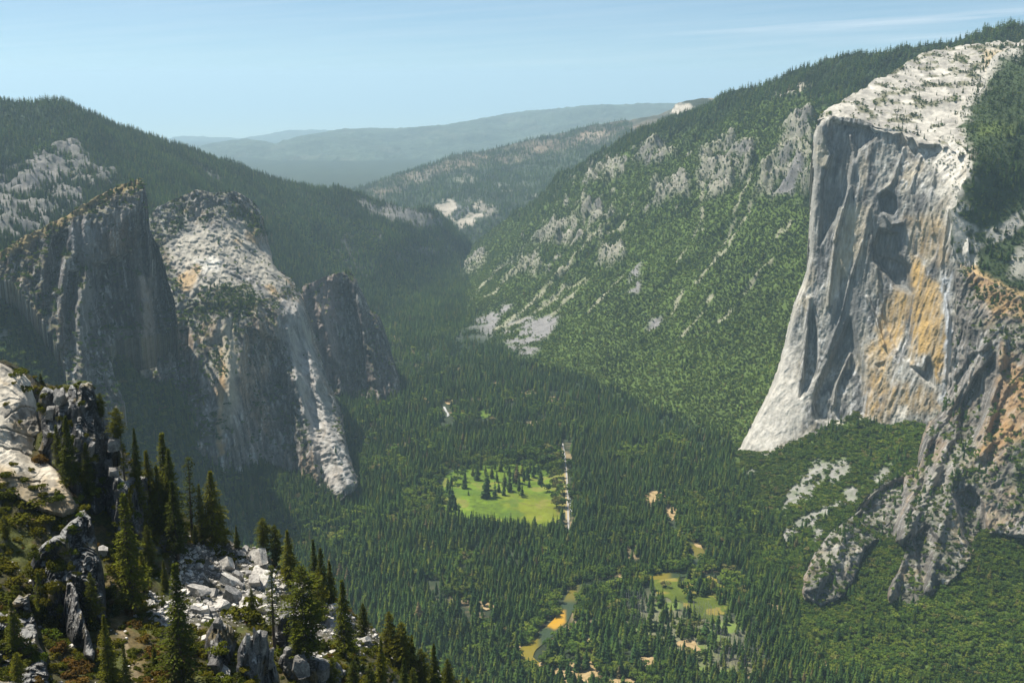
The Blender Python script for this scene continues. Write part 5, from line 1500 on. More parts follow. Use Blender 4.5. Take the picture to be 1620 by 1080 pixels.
def boulder(px, py, wpx_, hpx, label, group=None, dark=False, depth=1.0, tilt=0.35):
    p = gpos(px, py)
    s_ = p[1] / F
    o = bpy.data.objects.new('boulder', B_ME[rng.integers(0, len(B_ME))])
    w, h = wpx_ * s_ * 1.05, hpx * s_ * 1.05
    o.scale = (w, w * depth * rng.uniform(.75, 1.2), h)
    o.rotation_euler = (rng.normal() * tilt, rng.normal() * tilt, rng.uniform(-.5, .5))
    p[2] += h * 0.28
    o.location = p
    COL.objects.link(o)
    tag(o, label, 'boulder', group)
    return o


BIG = [(408, 893, 34, 17, 'big dark-sided boulder at the top right rim of the boulder field'), (367, 955, 32, 34, 'tall square grey block in the middle of the boulder field'), (408, 926, 48, 13, 'long flat white slab lying right of the square block'),
       (364, 928, 32, 16, 'bright white boulder directly above the square grey block'), (358, 902, 25, 22, 'tilted grey wedge-shaped boulder high in the boulder field'), (316, 950, 36, 20, 'dark undercut slab on the left side of the boulder field'), (379, 917, 24, 18, 'pale flat-topped block between the wedge and the long slab'),
       (408, 910, 19, 11, 'small rounded grey boulder just below the big dark rim boulder'), (488, 1078, 28, 18, 'white boulder at the bottom of the rubble right of the rock columns'), (519, 974, 30, 20, 'pale slanted slab beside the conifers right of the boulder field'), (574, 1018, 28, 11, 'flat pale rock low on the right end of the ridge'),
       (162, 880, 15, 17, 'small pure white slab lying on the grass right of the dark prow'), (418, 968, 32, 12, 'narrow pale slab below the long flat white slab'), (414, 952, 26, 12, 'grey broken block beside the lower narrow slab'), (325, 975, 17, 14, 'round pale boulder at the left foot of the boulder field'), (452, 968, 22, 14, 'grey block behind the thin pine right of the boulder field'), (327, 1022, 22, 17, 'rounded grey boulder above the lower bushes'), (348, 1068, 30, 20, 'pale broken boulder near the bottom left of the rock columns'), (482, 1010, 26, 15, 'pale boulder under the broad conifer right of the rock columns'), (528, 1000, 26, 15, 'white boulder low on the ridge beneath the slanted slab'), (110, 912, 14, 10, 'small pale boulder perched on top of the short grey pillar'), (15, 990, 12, 14, 'pale boulder beside the trees at the far left bottom')]
for (x, y, w, h, lb) in BIG:
    boulder(x, y, w, h, lb)
fld = [(285, 885), (330, 865), (400, 870), (440, 900), (490, 935), (560, 985), (590, 1010), (560, 1025), (505, 1000), (510, 1060), (470, 1050), (440, 985), (350, 985), (300, 990), (272, 960)]
k = 0
while k < 215:
    x, y = rng.uniform(268, 600), rng.uniform(860, 1075)
    if not inside(np.array([x]), np.array([y]), fld)[0]: continue
    if fbm(np.array([[x / 14., y / 14., 3.3]]), 2, seed=5)[0] < -0.12: continue
    s_ = min(4.5 * rng.pareto(2.6) + 4.5, 20)
    boulder(x, y, s_ * rng.uniform(.9, 1.7), s_ * rng.uniform(.6, 1.0), 'angular pale granite boulder among the jumbled rocks of the boulder field', 'jumbled boulders of the boulder field'); k += 1
k = 0
while k < 55:
    x, y = rng.uniform(232, 272), rng.uniform(935, 1005)
    if not inside(np.array([x]), np.array([y]), [(230, 935), (255, 945), (272, 980), (268, 1005), (240, 1000)])[0]: continue
    boulder(x, y, rng.uniform(3, 7), rng.uniform(2.5, 5), 'small white stone of the little scree patch left of the tall conifer', 'stones of the little scree patch'); k += 1

# craggy outcrops: each one thing, its blocks are parts
NEW = []


def crag(label, poly, bottom, seed, blocks=(), lean=0.06, amp=1.0, tone=1.0):
    """a rugged standing wall of rock: relief face closed behind, plus loose blocks as parts"""
    bx = [q[0] for q in bottom]; by = [q[1] for q in bottom]

    def surf(px, py):
        yb = np.interp(px, bx, by)
        return np.minimum(S_G(px, py) - 1.2, S_G(px, np.minimum(yb, 1136)) - 2.0 + np.maximum(yb - py, 0) * lean)
    R = Relief(poly, surf, 0.8, 0.9, seed)
    P = R.pos()
    d = segdist(R.px, R.py, R.poly, True)
    q = np.clip(1 - d / 6., 0, 1)
    R.Y += 5 * (1 - np.sqrt(np.clip(1 - q * q, 0, 1)))
    n1 = fbm(P * np.array([1 / 7., 1 / 7., 1 / 22.]), 3, seed=seed, ridged=True, rot=False)
    n2 = vnoise(P * np.array([1 / 3.4, 1 / 3.4, 1 / 8.]), seed + 3)
    n3 = vnoise(P * np.array([1 / 1.7, 1 / 1.7, 1 / 3.]), seed + 4)
    R.Y -= amp * (3.2 * n1 + 2.4 * np.floor(n2 * 3.5) / 3.5 + 0.9 * np.floor(n3 * 3) / 3 + 0.4 * fbm(P / 1.2, 2, seed=seed + 5))
    P = R.pos(); Nn = R.normals(P)
    c = np.tile(np.array((0.068, 0.066, 0.063), np.float32) * tone, (len(P), 1)) * (1 + 0.5 * fbm(P / 5., 4, seed=seed + 6))[:, None]
    c = lerp(c, np.array((0.18, 0.172, 0.16)) * tone, sm(0.1, 0.4, fbm(P * np.array([1 / 3., 1 / 3., 1 / 9.]), 3, seed=seed + 7)) * 0.7)
    c = lerp(c, (0.34, 0.33, 0.30), sm(0.4, 0.75, Nn[:, 2]) * 0.6)  # upward faces paler: lichen, plus sunlight painted onto the tops
    c = lerp(c, (0.20, 0.15, 0.06), sm(0.25, 0.45, fbm(P / 6., 3, seed=seed + 8)) * 0.6)
    p0 = gpos(float(np.mean(bx)), min(float(np.max(by)), 1130))
    e = tag(empty('rock_outcrop', tuple(p0)), label, 'rock outcrop')
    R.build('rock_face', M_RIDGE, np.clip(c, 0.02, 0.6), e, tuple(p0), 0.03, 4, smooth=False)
    NEW.append(R)
    for (x0, x1, y0, y1, mm, tx, ty) in blocks:
        xm = (x0 + x1) / 2
        Yb = float(surf(np.array([xm]), np.array([(y0 + y1) / 2.]))[0]) - 2.2
        top = at(np.array(xm), np.array(float(y0)), Yb); bot = at(np.array(xm), np.array(float(y1)), Yb)
        w = (x1 - x0) * Yb / F * 1.05; h = float(top[2] - bot[2])
        o = bpy.data.objects.new('block', (K_ME if mm else P_ME)[rng.integers(0, 6)])
        o.scale = (w, w * rng.uniform(.8, 1.3), h * 1.05); o.rotation_euler = (tx, ty, rng.uniform(-.4, .4))
        o.location = np.array([bot[0], Yb, (top[2] + bot[2]) / 2]) - p0
        COL.objects.link(o); o.parent = e
    return e


crag('dark craggy rock outcrop with a notched top beside the pale sunlit slab',
     [(60, 650), (62, 625), (70, 612), (90, 616), (100, 612), (106, 622), (112, 608), (120, 611), (124, 618), (128, 606), (140, 604), (147, 608), (151, 626), (158, 648), (164, 664), (172, 690), (170, 730), (172, 780), (166, 812), (150, 815), (128, 800), (112, 776), (90, 745), (66, 722), (60, 712), (68, 692), (64, 668)],
     [(60, 715), (90, 748), (112, 780), (128, 806), (150, 822), (175, 815)], 1201,
     [(86, 104, 618, 642, 1, .2, .1), (112, 124, 640, 668, 0, 0, .1), (140, 150, 700, 722, 1, .2, .2), (74, 88, 640, 668, 1, .1, .3), (120, 134, 690, 720, 0, .1, 0)], 0.07)
crag('blocky dark outcrop with a smooth grey ramp under the round-topped pine',
     [(130, 662), (150, 660), (160, 664), (172, 690), (188, 694), (190, 714), (178, 724), (182, 752), (200, 760), (216, 752), (234, 754), (236, 820), (232, 842), (208, 852), (186, 846), (170, 812), (160, 760), (150, 715), (134, 690)],
     [(130, 720), (160, 790), (186, 850), (210, 856), (236, 846)], 1202, [(134, 176, 664, 698, 1, -.35, .35), (154, 176, 694, 708, 1, .1, .2), (172, 190, 692, 712, 1, 0, 0), (166, 178, 728, 742, 1, .1, 0), (170, 190, 742, 752, 1, .1, .1), (158, 172, 780, 796, 1, .1, 0), (182, 196, 772, 792, 0, .1, 0)], 0.07)
crag('broad dark cliff step with a tall right-hand prow below the pale slab',
     [(48, 895), (56, 872), (66, 862), (80, 852), (94, 846), (104, 832), (112, 824), (122, 818), (126, 808), (134, 806), (144, 818), (150, 846), (156, 872), (162, 895), (166, 930), (168, 980), (158, 992), (148, 990), (130, 985), (110, 990), (90, 985), (72, 975), (58, 950), (50, 920)],
     [(48, 950), (72, 980), (110, 994), (148, 994), (168, 992)], 1203, [], 0.08, 1.5, 0.6)
crag('short grey rock pillar with pale boulders perched on its top', [(94, 958), (96, 930), (100, 920), (114, 918), (120, 930), (126, 955), (134, 980), (142, 1004), (150, 1030), (148, 1046), (136, 1040), (122, 1028), (106, 1008), (98, 985)],
     [(94, 985), (106, 1015), (136, 1046), (150, 1046)], 1204, [], 0.10, 1.0, 0.9)
crag('thin dark rock fins along the bottom left edge', [(-40, 968), (-5, 962), (8, 972), (20, 952), (30, 940), (38, 944), (46, 938), (50, 965), (58, 985), (60, 1010), (70, 1030), (76, 1062), (80, 1130), (-40, 1136)], [(-40, 1136), (80, 1134)], 1205, [], 0.22, 1.3, 0.6)
crag('grey rock columns with rounded tops below the sprawling olive bush', [(374, 1080), (376, 1030), (382, 1014), (390, 1002), (398, 1006), (404, 998), (412, 995), (420, 1002), (426, 1024), (432, 1040), (442, 1070), (448, 1134), (378, 1134)], [(374, 1134), (448, 1134)], 1206, [(388, 398, 1002, 1034, 1, .05, .1), (400, 412, 994, 1040, 1, .05, .1), (411, 424, 1000, 1034, 1, .05, .1), (424, 434, 1024, 1060, 1, 0, .1)], 0.03, 1.2, 1.0)
crag('dark rock step on the left below the sprawling olive bush', [(322, 1030), (326, 1000), (336, 985), (350, 982), (366, 990), (374, 1010), (370, 1045), (352, 1062), (334, 1056)], [(322, 1040), (345, 1066), (374, 1046)], 1207, [(330, 352, 1040, 1068, 1, .1, .1), (338, 352, 978, 996, 1, .1, .1)], 0.12, 1.0, 0.8)
crag('broken dark rock step beneath the conifers at the right end', [(440, 1050), (452, 1022), (470, 1016), (486, 1032), (506, 1040), (530, 1044), (548, 1060), (540, 1092), (500, 1100), (462, 1088)], [(440, 1065), (500, 1104), (548, 1080)], 1208, [(462, 490, 1042, 1066, 1, .1, .1), (500, 522, 1050, 1074, 1, .2, .1)], 0.04, 0.9, 1.1)
crag('low dark cliff band in the rubble under the tall square block', [(430, 1010), (440, 975), (456, 966), (474, 984), (480, 1006), (470, 1022), (446, 1026)], [(430, 1020), (450, 1032), (480, 1016)], 1209, [], 0.04, 0.9, 0.9)

CRAGS.extend(NEW)
# ------------------------------------------------------------------ near conifers
M_NEEDLE = mat_foliage('near_needles', [(0.0, (0.058, 0.072, 0.010)), (0.5, (0.098, 0.108, 0.011)), (1.0, (0.15, 0.145, 0.014))], 0.03, 0.2, fine=0.35, trans=0.3)
M_BARK = mat_plain('bark', (0.045, 0.034, 0.026), (0.10, 0.075, 0.055), 1.5, stretch=(3, 3, 0.5))
M_SHRUB = mat_foliage('shrub_leaves', [(0.0, (0.055, 0.066, 0.008)), (0.4, (0.090, 0.094, 0.009)), (0.75, (0.135, 0.118, 0.010)), (1.0, (0.08, 0.115, 0.012))], 0.05, 0.2, fine=0.7, trans=0.2)
M_RUST = mat_foliage('rusty_shrub_leaves', [(0.0, (0.085, 0.055, 0.014)), (0.6, (0.125, 0.070, 0.016)), (1.0, (0.15, 0.10, 0.022))], 0.05, 0.2, fine=0.7, trans=0.2)


def near_conifer(seed, H=24.0, R=3.4, start=0.12, shape='fir', density=1.0):
    rng = np.random.default_rng(seed)
    n = 9
    lean = rng.normal(size=2) * .012 * H
    pts = [(lean[0] * (i / n) ** 2, lean[1] * (i / n) ** 2, H * i / n - (0.8 if i == 0 else 0)) for i in range(n + 1)]
    trunk = [tube(pts, [0.018 * H * (1 - .93 * i / n) * (1.25 if i == 0 else 1) for i in range(n + 1)], 8)]
    V, T = [], []
    z = start * H
    while z < H * 0.995:
        t = z / H
        u = (t - start) / (1 - start)
        if shape == 'fir': env = R * ((1 - u) ** .8) * min(1, .55 + u * 3)
        elif shape == 'pine': env = R * (1 - u ** 2.2) ** .6 * (.55 + .6 * min(u * 1.6, 1))
        else: env = R * (1 - u) ** .55 * min(1, .5 + 2 * u)
        env = max(env, 0.22)
        nb = max(4, int(round(6.5 * density)))
        a0 = rng.uniform(0, 6.28)
        c0 = np.array([lean[0] * t * t, lean[1] * t * t, z])
        for k in range(nb):
            if rng.random() < (0.12 if shape == 'fir' else 0.3): continue
            a = a0 + 6.283 * k / nb + rng.normal() * .3
            L = env * rng.uniform(.5, 1.25) * (1 + .22 * math.sin(a * 2 + z * .9 + seed))
            up = (0.25 if u > .75 else (-0.18 if shape == 'fir' else 0.08)) + rng.normal() * .12
            dr = np.array([cos(a), sin(a), up]); dr /= np.linalg.norm(dr)
            sd = np.array([-sin(a), cos(a), 0])
            if L > 1.0:
                trunk.append(tube([c0, c0 + dr * L * .55, c0 + dr * L * .95 + np.array([0, 0, -.08 * L])], [.0035 * H * (1 - t) + .02, .03, .012], 3))
            m = max(2, int(L / .42))
            for j in range(m):
                f = (j + .6) / m
                if f < .22 and L > 1.6: continue
                p = c0 + dr * L * f + np.array([0, 0, -.10 * L * f * f])
                wj = (.30 + .36 * math.sin(math.pi * min(f * .9 + .1, 1))) * (.6 + .25 * L)
                wj = min(wj, 1.15)
                for sgn in (-1, 1):
                    q = p + sd * sgn * wj * .30 + rng.normal(size=3) * .07
                    tip = q + (dr * .55 + sd * sgn * .75) * wj * rng.uniform(.7, 1.1) + np.array([0, 0, rng.normal() * .10 - .04])
                    wv = np.cross(tip - q, np.array([rng.normal() * .5, rng.normal() * .5, 1.0])); wv *= rng.uniform(.13, .24) / (np.linalg.norm(wv) + 1e-6)
                    i = len(V)
                    V += [q - dr * .15, (q + tip) / 2 + wv, tip, (q + tip) / 2 - wv + np.array([0, 0, .06])]
                    T += [(i, i + 1, i + 2), (i, i + 2, i + 3)]
                if rng.random() < .6:
                    q = p + rng.normal(size=3) * .10; tip = q + np.array([rng.normal() * .25, rng.normal() * .25, rng.uniform(.15, .45)])
                    wv = sd * rng.uniform(.12, .25)
                    i = len(V)
                    V += [q, q + wv + (tip - q) * .5, tip, q - wv + (tip - q) * .5]
                    T += [(i, i + 1, i + 2), (i, i + 2, i + 3)]
        z += rng.uniform(.36, .56) / density * (1 if shape != 'sparse' else 1.5)
    return join(trunk), (np.array(V), np.array(T))


KINDS = {'fir': (near_conifer(801, 24, 4.6, .07, 'fir', 1.3), near_conifer(802, 24, 4.2, .05, 'fir', 1.35)), 'thin': (near_conifer(803, 24, 3.5, .12, 'fir', 1.15), near_conifer(804, 24, 3.7, .08, 'fir', 1.1)),
         'pine': (near_conifer(805, 18, 3.8, .14, 'pine', 1.35), near_conifer(806, 18, 4.4, .10, 'pine', 1.35)), 'sparse': (near_conifer(807, 24, 3.2, .30, 'sparse', .85), near_conifer(808, 24, 3.2, .2, 'sparse', .8)), 'broad': (near_conifer(809, 18, 5.0, .06, 'round', 1.35), near_conifer(810, 18, 4.6, .04, 'round', 1.4))}
HT = {'fir': 24, 'thin': 24, 'pine': 18, 'sparse': 24, 'broad': 18}
KM = {}
for kd, vs in KINDS.items():
    KM[kd] = []
    for (tv, tt), (cv, ct) in vs:
        mt = bpy.data.meshes.new('trunk'); mt.from_pydata(tv.tolist(), [], tt.tolist()); mt.update(); mt.materials.append(M_BARK)
        mc = bpy.data.meshes.new('crown'); mc.from_pydata(cv.tolist(), [], ct.tolist()); mc.update(); mc.materials.append(M_NEEDLE)
        KM[kd].append((mt, mc))


def conifer(px, ytop, ybase, kind, wf, label):
    yb = min(ybase, 1134)
    p = gpos(px, yb, 0.3)
    h = (ybase - ytop) * p[1] / F * 1.02 * (1.0 + 0.0)
    top = at(np.array(float(px)), np.array(float(ytop)), p[1])
    h = float(top[2] - p[2])
    mt, mc = KM[kind][rng.integers(0, 2)]
    s_ = h / HT[kind]
    e = empty('conifer', tuple(p))
    e.scale = (s_ * wf, s_ * wf, s_); e.rotation_euler = (0, 0, rng.uniform(0, 6.28))
    tag(e, label, 'conifer')
    a = bpy.data.objects.new('trunk', mt); b = bpy.data.objects.new('crown', mc)
    for q in (a, b):
        COL.objects.link(q); q.parent = e


TREES = [
    (186, 645, 702, 'pine', 1.0, 'round-topped yellow-green pine standing alone beside the grey rock ramp'),
    (65, 591, 613, 'broad', 1.0, 'tiny dark conifer at the back edge of the pale slab'),
    (160, 622, 662, 'pine', .9, 'small dark pine just behind the notched crag'),
    (113, 657, 765, 'fir', 1.0, 'dark conifer growing in front of the notched crag'),
    (197, 700, 760, 'sparse', 1.5, 'pale thin-leaved conifer below the round-topped pine'),
    (217, 677, 756, 'fir', .8, 'slim dark conifer right of the round-topped pine'),
    (242, 712, 835, 'fir', 1.05, 'first tall dark conifer in the row left of the paired firs'),
    (265, 684, 842, 'thin', 1.2, 'taller of the two close-set firs above the boulder field'),
    (276, 710, 860, 'fir', .85, 'shorter of the two close-set firs above the boulder field'),
    (281, 760, 888, 'thin', 1.15, 'conifer in front of the two close-set firs'),
    (305, 719, 857, 'sparse', 1.1, 'tall gappy pine with bare trunk and flat top'),
    (321, 765, 864, 'thin', .9, 'narrow conifer between the gappy pine and the dense fir'),
    (339, 745, 867, 'fir', 1.2, 'dense dark pyramid-shaped fir at the upper rim of the boulder field'),
    (352, 800, 866, 'broad', .7, 'low bushy conifer against the right side of the dense pyramid fir'),
    (376, 830, 868, 'fir', 1.0, 'small dark fir on the rim right of the dense pyramid fir'),
    (207, 775, 815, 'thin', 1.2, 'small thin conifer below the dark ledge'),
    (212, 778, 972, 'thin', 1.05, 'very tall narrow conifer rising from the grassy gully'),
    (237, 830, 902, 'broad', .7, 'lighter green bushy conifer beside the very tall narrow one'),
    (288, 890, 1085, 'thin', 1.15, 'tall dark spire-like conifer in front of the boulder field'),
    (419, 819, 884, 'pine', .9, 'yellow-green conifer, first of the trio on the right rim'),
    (438, 831, 897, 'pine', .8, 'yellow-green conifer, middle of the trio on the right rim'),
    (460, 838, 934, 'fir', 1.1, 'dark pointed fir, last of the trio on the right rim'),
    (434, 890, 1030, 'sparse', 1.0, 'thin pine with visible trunk in front of the rim trio'),
    (487, 895, 1050, 'pine', .85, 'broad yellow-green conifer right of the boulder field'),
    (500, 853, 945, 'thin', 1.0, 'thin-topped conifer poking above the broad yellow-green one'),
    (511, 866, 962, 'thin', 1.2, 'conifer behind and right of the thin-topped one'),
    (506, 905, 985, 'broad', .8, 'dense rounded conifer under the thin-topped one'),
    (524, 886, 962, 'fir', .95, 'dark conifer at the right end of the dense clump'),
    (547, 917, 1045, 'thin', 1.15, 'narrow rusty-topped conifer standing right of the slanted slab'),
    (575, 954, 1010, 'broad', .8, 'bushy conifer right of the narrow rusty-topped one'),
    (616, 967, 1048, 'broad', .75, 'bright bushy conifer behind the biggest tree at the right end'),
    (636, 984, 1066, 'broad', 1.0, 'biggest wide-crowned conifer at the right end of the ridge'),
    (653, 1004, 1075, 'thin', 1.2, 'dark narrow conifer at the right side of the widest crown'),
    (668, 1026, 1095, 'pine', .8, 'low bright conifer, third from the right end'),
    (686, 1017, 1098, 'fir', 1.0, 'pointed conifer, second from the right end'),
    (709, 1041, 1108, 'broad', .8, 'rounded yellow-green conifer at the right end of the ridge'),
    (738, 1071, 1122, 'broad', .8, 'treetop just peeping up at the lower right tip of the ridge'),
    (604, 1008, 1096, 'fir', .85, 'dark conifer in front of the bright bushy one'),
    (640, 1040, 1118, 'fir', .95, 'dark conifer along the bottom edge below the widest crown'),
    (588, 1050, 1120, 'broad', .8, 'bushy conifer at the bottom edge under the flat pale rock'),
    (560, 1045, 1110, 'pine', .8, 'yellowish conifer at the bottom edge below the rusty-topped one'),
    (527, 1040, 1105, 'pine', .75, 'yellow-green conifer at the bottom edge beside the white boulders'),
    (175, 972, 1092, 'fir', .85, 'dark conifer in the dry gully right of the dark prow'),
    (202, 1015, 1095, 'thin', .9, 'dark narrow conifer beside the pale dirt strip at the bottom'),
    (11, 815, 862, 'pine', 1.0, 'dark bushy pine at the left edge below the brown brush'),
    (82, 848, 890, 'sparse', 1.3, 'scraggly grey-green pine on the dark cliff step'),
    (31, 1032, 1088, 'pine', .8, 'small conifer at the bottom left corner'),
    (28, 948, 1040, 'thin', 1.2, 'grey-green conifer among the dark fins at the left'),
    (245, 1018, 1055, 'fir', 1.0, 'little dark conifer on the rusty slope'),
    (262, 885, 935, 'fir', .9, 'dark conifer just above the little scree patch'),
    (230, 870, 945, 'thin', 1.2, 'dark conifer left of the little scree patch'),
    (655, 1055, 1125, 'broad', .7, 'bright low conifer at the bottom edge near the right end'),
    (310, 830, 868, 'broad', .8, 'low bushy conifer beneath the gappy pine'),
    (95, 672, 745, 'thin', 1.1, 'slender conifer against the dark face of the notched crag'),
    (142, 700, 790, 'fir', .9, 'dark conifer at the right foot of the notched crag'),
    (165, 728, 812, 'thin', 1.2, 'conifer growing out of the blocky outcrop by the grey ramp'),
    (225, 740, 850, 'fir', .95, 'dark conifer just left of the first tall one in the row'),
    (256, 735, 850, 'thin', 1.1, 'conifer wedged between the first tall one and the paired firs'),
    (70, 905, 985, 'thin', 1.3, 'conifer rising from the brush left of the short grey pillar'),
    (150, 905, 1000, 'broad', .6, 'bushy young conifer hugging the face of the dark prow'),
    (400, 930, 985, 'broad', .6, 'small bushy conifer in the middle of the boulder field'),
    (470, 960, 1030, 'thin', 1.1, 'slender conifer left of the broad yellow-green one')]
for t in TREES:
    conifer(*t)

# ------------------------------------------------------------------ near shrubs
def shrub_mesh(seed, n=620):
    rng = np.random.default_rng(seed)
    cs = [np.array([0, 0, .1])] + [np.array([rng.uniform(-.32, .32), rng.uniform(-.32, .32), rng.uniform(.05, .4)]) for _ in range(7)]
    rs = [.34] + [rng.uniform(.15, .26) for _ in range(7)]
    V, T = [], []
    for k in range(n):
        j = rng.integers(0, 8); d = rng.normal(size=3); d /= np.linalg.norm(d); d[2] = abs(d[2]) - .15
        p = cs[j] + d * rs[j] * rng.uniform(.8, 1.12)
        nr = d + rng.normal(size=3) * .5; nr /= np.linalg.norm(nr)
        a = np.cross(nr, rng.normal(size=3)); a /= np.linalg.norm(a); b = np.cross(nr, a)
        s_ = rng.uniform(.035, .075); i = len(V)
        V += [p + a * s_, p + b * s_ * .7, p - a * s_, p - b * s_ * .7]; T += [(i, i + 1, i + 2), (i, i + 2, i + 3)]
    return V, T


def me_from(name, VT, mat):
    me = bpy.data.meshes.new(name); me.from_pydata([tuple(v) for v in VT[0]], [], VT[1]); me.update(); me.materials.append(mat)
    return me


S_ME = [me_from('shrub', shrub_mesh(900 + k), M_SHRUB) for k in range(5)]
U_ME = [me_from('shrub', shrub_mesh(920 + k), M_RUST) for k in range(3)]
SLABZ = [r for r in (Rs,)]


def shrub(px, py, w, h, label, group=None, rust=False):
    if inside(np.array([px * 1.]), np.array([py * 1.]), slab_poly)[0]:
        k = int(np.argmin((Rs.px - px) ** 2 + (Rs.py - py) ** 2)); p = Rs.P[k].copy()
    else:
        p = gpos(px, min(py, 1136))
    s_ = p[1] / F
    lst = U_ME if rust else S_ME
    o = bpy.data.objects.new('shrub', lst[rng.integers(0, len(lst))])
    W = w * s_ / .95; Hh = h * s_ / .62
    o.scale = (W, W * rng.uniform(.8, 1.1), Hh); o.rotation_euler = (0, 0, rng.uniform(0, 6.28))
    p[2] -= .15 * Hh * .5
    o.location = p; COL.objects.link(o)
    tag(o, label, 'shrub', group)


shrub(385, 985, 72, 38, 'wide golden-olive bush sprawling below the square grey block')
shrub(30, 592, 40, 12, 'long dark olive bush along the top of the pale slab')
shrub(41, 618, 22, 14, 'round olive bush near the right rim of the pale slab')
for (x, y, w, h) in [(68, 628, 14, 10), (66, 645, 16, 14), (90, 617, 12, 7), (119, 612, 9, 6), (78, 660, 14, 12), (115, 672, 16, 16), (150, 722, 18, 14), (100, 720, 16, 16), (125, 760, 18, 14), (96, 640, 12, 9), (135, 690, 12, 10), (82, 690, 14, 12), (110, 745, 18, 14), (140, 740, 14, 12), (60, 880, 30, 20), (78, 866, 26, 16), (96, 860, 22, 16), (70, 910, 30, 24), (92, 900, 28, 24), (84, 935, 30, 26), (104, 930, 22, 20), (112, 900, 16, 16), (100, 960, 28, 20), (76, 955, 26, 20), (120, 950, 18, 16), (126, 975, 22, 14), (150, 985, 18, 10), (190, 770, 16, 12), (215, 765, 20, 10), (205, 800, 18, 12), (225, 790, 16, 10), (185, 830, 16, 10)]:
    shrub(x, y, w, h, 'olive shrub clinging to a ledge of the dark outcrops', 'shrubs on the ledges of the dark outcrops')
for (x, y, w, h) in [(12, 752, 26, 12), (38, 760, 24, 12), (60, 772, 28, 12), (22, 735, 16, 8), (84, 790, 26, 12), (5, 770, 24, 12), (50, 745, 14, 8), (8, 640, 12, 6), (30, 668, 12, 5)]:
    shrub(x, y, w, h, 'small olive shrub rooted in a crack of the pale slab', 'shrubs rooted on the pale slab')
shrub(22, 607, 10, 6, 'tiny dark bush alone on the upper pale slab')
shrub(66, 730, 32, 18, 'rust-tinged bush at the slab corner beside the dark crag', None, True)
shrub(108, 768, 34, 16, 'yellow-olive bush on the lower right rim of the pale slab')
shrub(160, 764, 18, 16, 'bright yellow-olive bush wedged in the dark rocks')
shrub(150, 728, 20, 16, 'dull olive bush on the dark rocks under the grey ramp')
shrub(68, 650, 20, 14, 'bright olive bush at the notch between slab and crag')
shrub(82, 1062, 28, 24, 'bright green leafy bush among rusty brush at the bottom left')
shrub(330, 994, 26, 14, 'small golden bush left of the wide sprawling one')
BR = 'low olive shrub growing between the rocks of the near ridge'
BR0 = BR
for (x, y, w, h) in [(45, 800, 60, 24), (12, 790, 50, 26), (70, 822, 50, 20), (110, 808, 46, 20), (30, 830, 46, 22), (95, 835, 36, 20), (60, 850, 34, 22), (90, 965, 34, 26), (85, 990, 36, 26), (80, 1015, 34, 24), (98, 940, 26, 20), (190, 890, 36, 26), (185, 915, 34, 24), (200, 935, 30, 22), (178, 875, 26, 20),
                     (210, 955, 28, 20), (155, 1000, 30, 26), (162, 1025, 28, 22), (345, 1030, 34, 22), (368, 1045, 36, 24), (385, 1075, 34, 22), (355, 1090, 34, 20), (20, 950, 34, 20), (12, 985, 30, 22), (20, 1020, 34, 20), (10, 1075, 34, 20), (240, 1000, 26, 16), (320, 1010, 26, 18), (450, 950, 24, 12), (445, 905, 26, 12), (400, 905, 24, 10), (345, 880, 34, 14), (365, 890, 26, 14), (315, 895, 20, 12),
                     (325, 935, 18, 10), (290, 960, 22, 14), (300, 1000, 26, 16), (270, 1010, 28, 20), (300, 1040, 34, 22), (270, 1060, 34, 22), (455, 1000, 26, 16), (470, 1090, 30, 18), (540, 1000, 30, 18), (555, 1030, 34, 20), (510, 1025, 28, 18), (535, 1020, 22, 14), (585, 1035, 30, 18), (600, 1060, 34, 20), (190, 850, 22, 16), (215, 820, 24, 16), (230, 850, 26, 18), (250, 860, 26, 18), (130, 745, 20, 14), (95, 790, 24, 14)]:
    shrub(x, y, w, h, BR, 'olive shrubs of the near ridge')
for (x, y, w, h) in [(115, 1048, 40, 20), (135, 1060, 38, 22), (110, 1070, 40, 20), (90, 1035, 30, 18), (150, 1045, 28, 18), (215, 1000, 26, 16), (225, 1020, 30, 18), (240, 1040, 34, 20), (255, 1065, 36, 20), (235, 1075, 34, 18), (275, 1085, 34, 18), (205, 975, 24, 14), (125, 1085, 40, 18), (60, 1080, 26, 16)]:
    shrub(x, y, w, h, 'rusty brown shrub on the dry lower slope of the near ridge', 'rusty shrubs of the near ridge', True)
for (x, y, w, h) in [(10, 905, 44, 22), (20, 930, 40, 24), (8, 960, 40, 22), (40, 975, 34, 22), (15, 1010, 40, 26), (45, 1030, 36, 24), (30, 1060, 44, 26), (64, 1045, 30, 24), (60, 910, 34, 26), (75, 935, 34, 28), (70, 965, 30, 26), (85, 890, 34, 22), (176, 945, 26, 30), (182, 975, 26, 26), (150, 780, 22, 14), (205, 845, 30, 16), (115, 700, 16, 22), (104, 735, 18, 18), (95, 665, 14, 12), (140, 800, 22, 14), (128, 640, 14, 10), (90, 900, 30, 22), (102, 875, 18, 16), (112, 950, 22, 18), (150, 1000, 26, 16), (130, 985, 20, 16), (168, 960, 14, 20), (98, 1010, 24, 16), (125, 1045, 28, 16), (128, 815, 16, 8), (372, 1010, 20, 14), (440, 1040, 22, 16), (398, 1080, 30, 16), (430, 1085, 26, 14)]:
    shrub(x, y, w, h, BR, 'olive shrubs of the near ridge')
k = 0
while k < 95:
    x, y = rng.uniform(0, 640), rng.uniform(700, 1110)
    if not inside(np.array([x]), np.array([y]), [(70, 780), (180, 760), (240, 800), (300, 850), (300, 900), (280, 1000), (420, 1060), (520, 1040), (640, 1060), (640, 1110), (0, 1110), (0, 800)])[0]: continue
    shrub(x, y, rng.uniform(9, 26), rng.uniform(7, 17), BR, 'olive shrubs of the near ridge'); k += 1
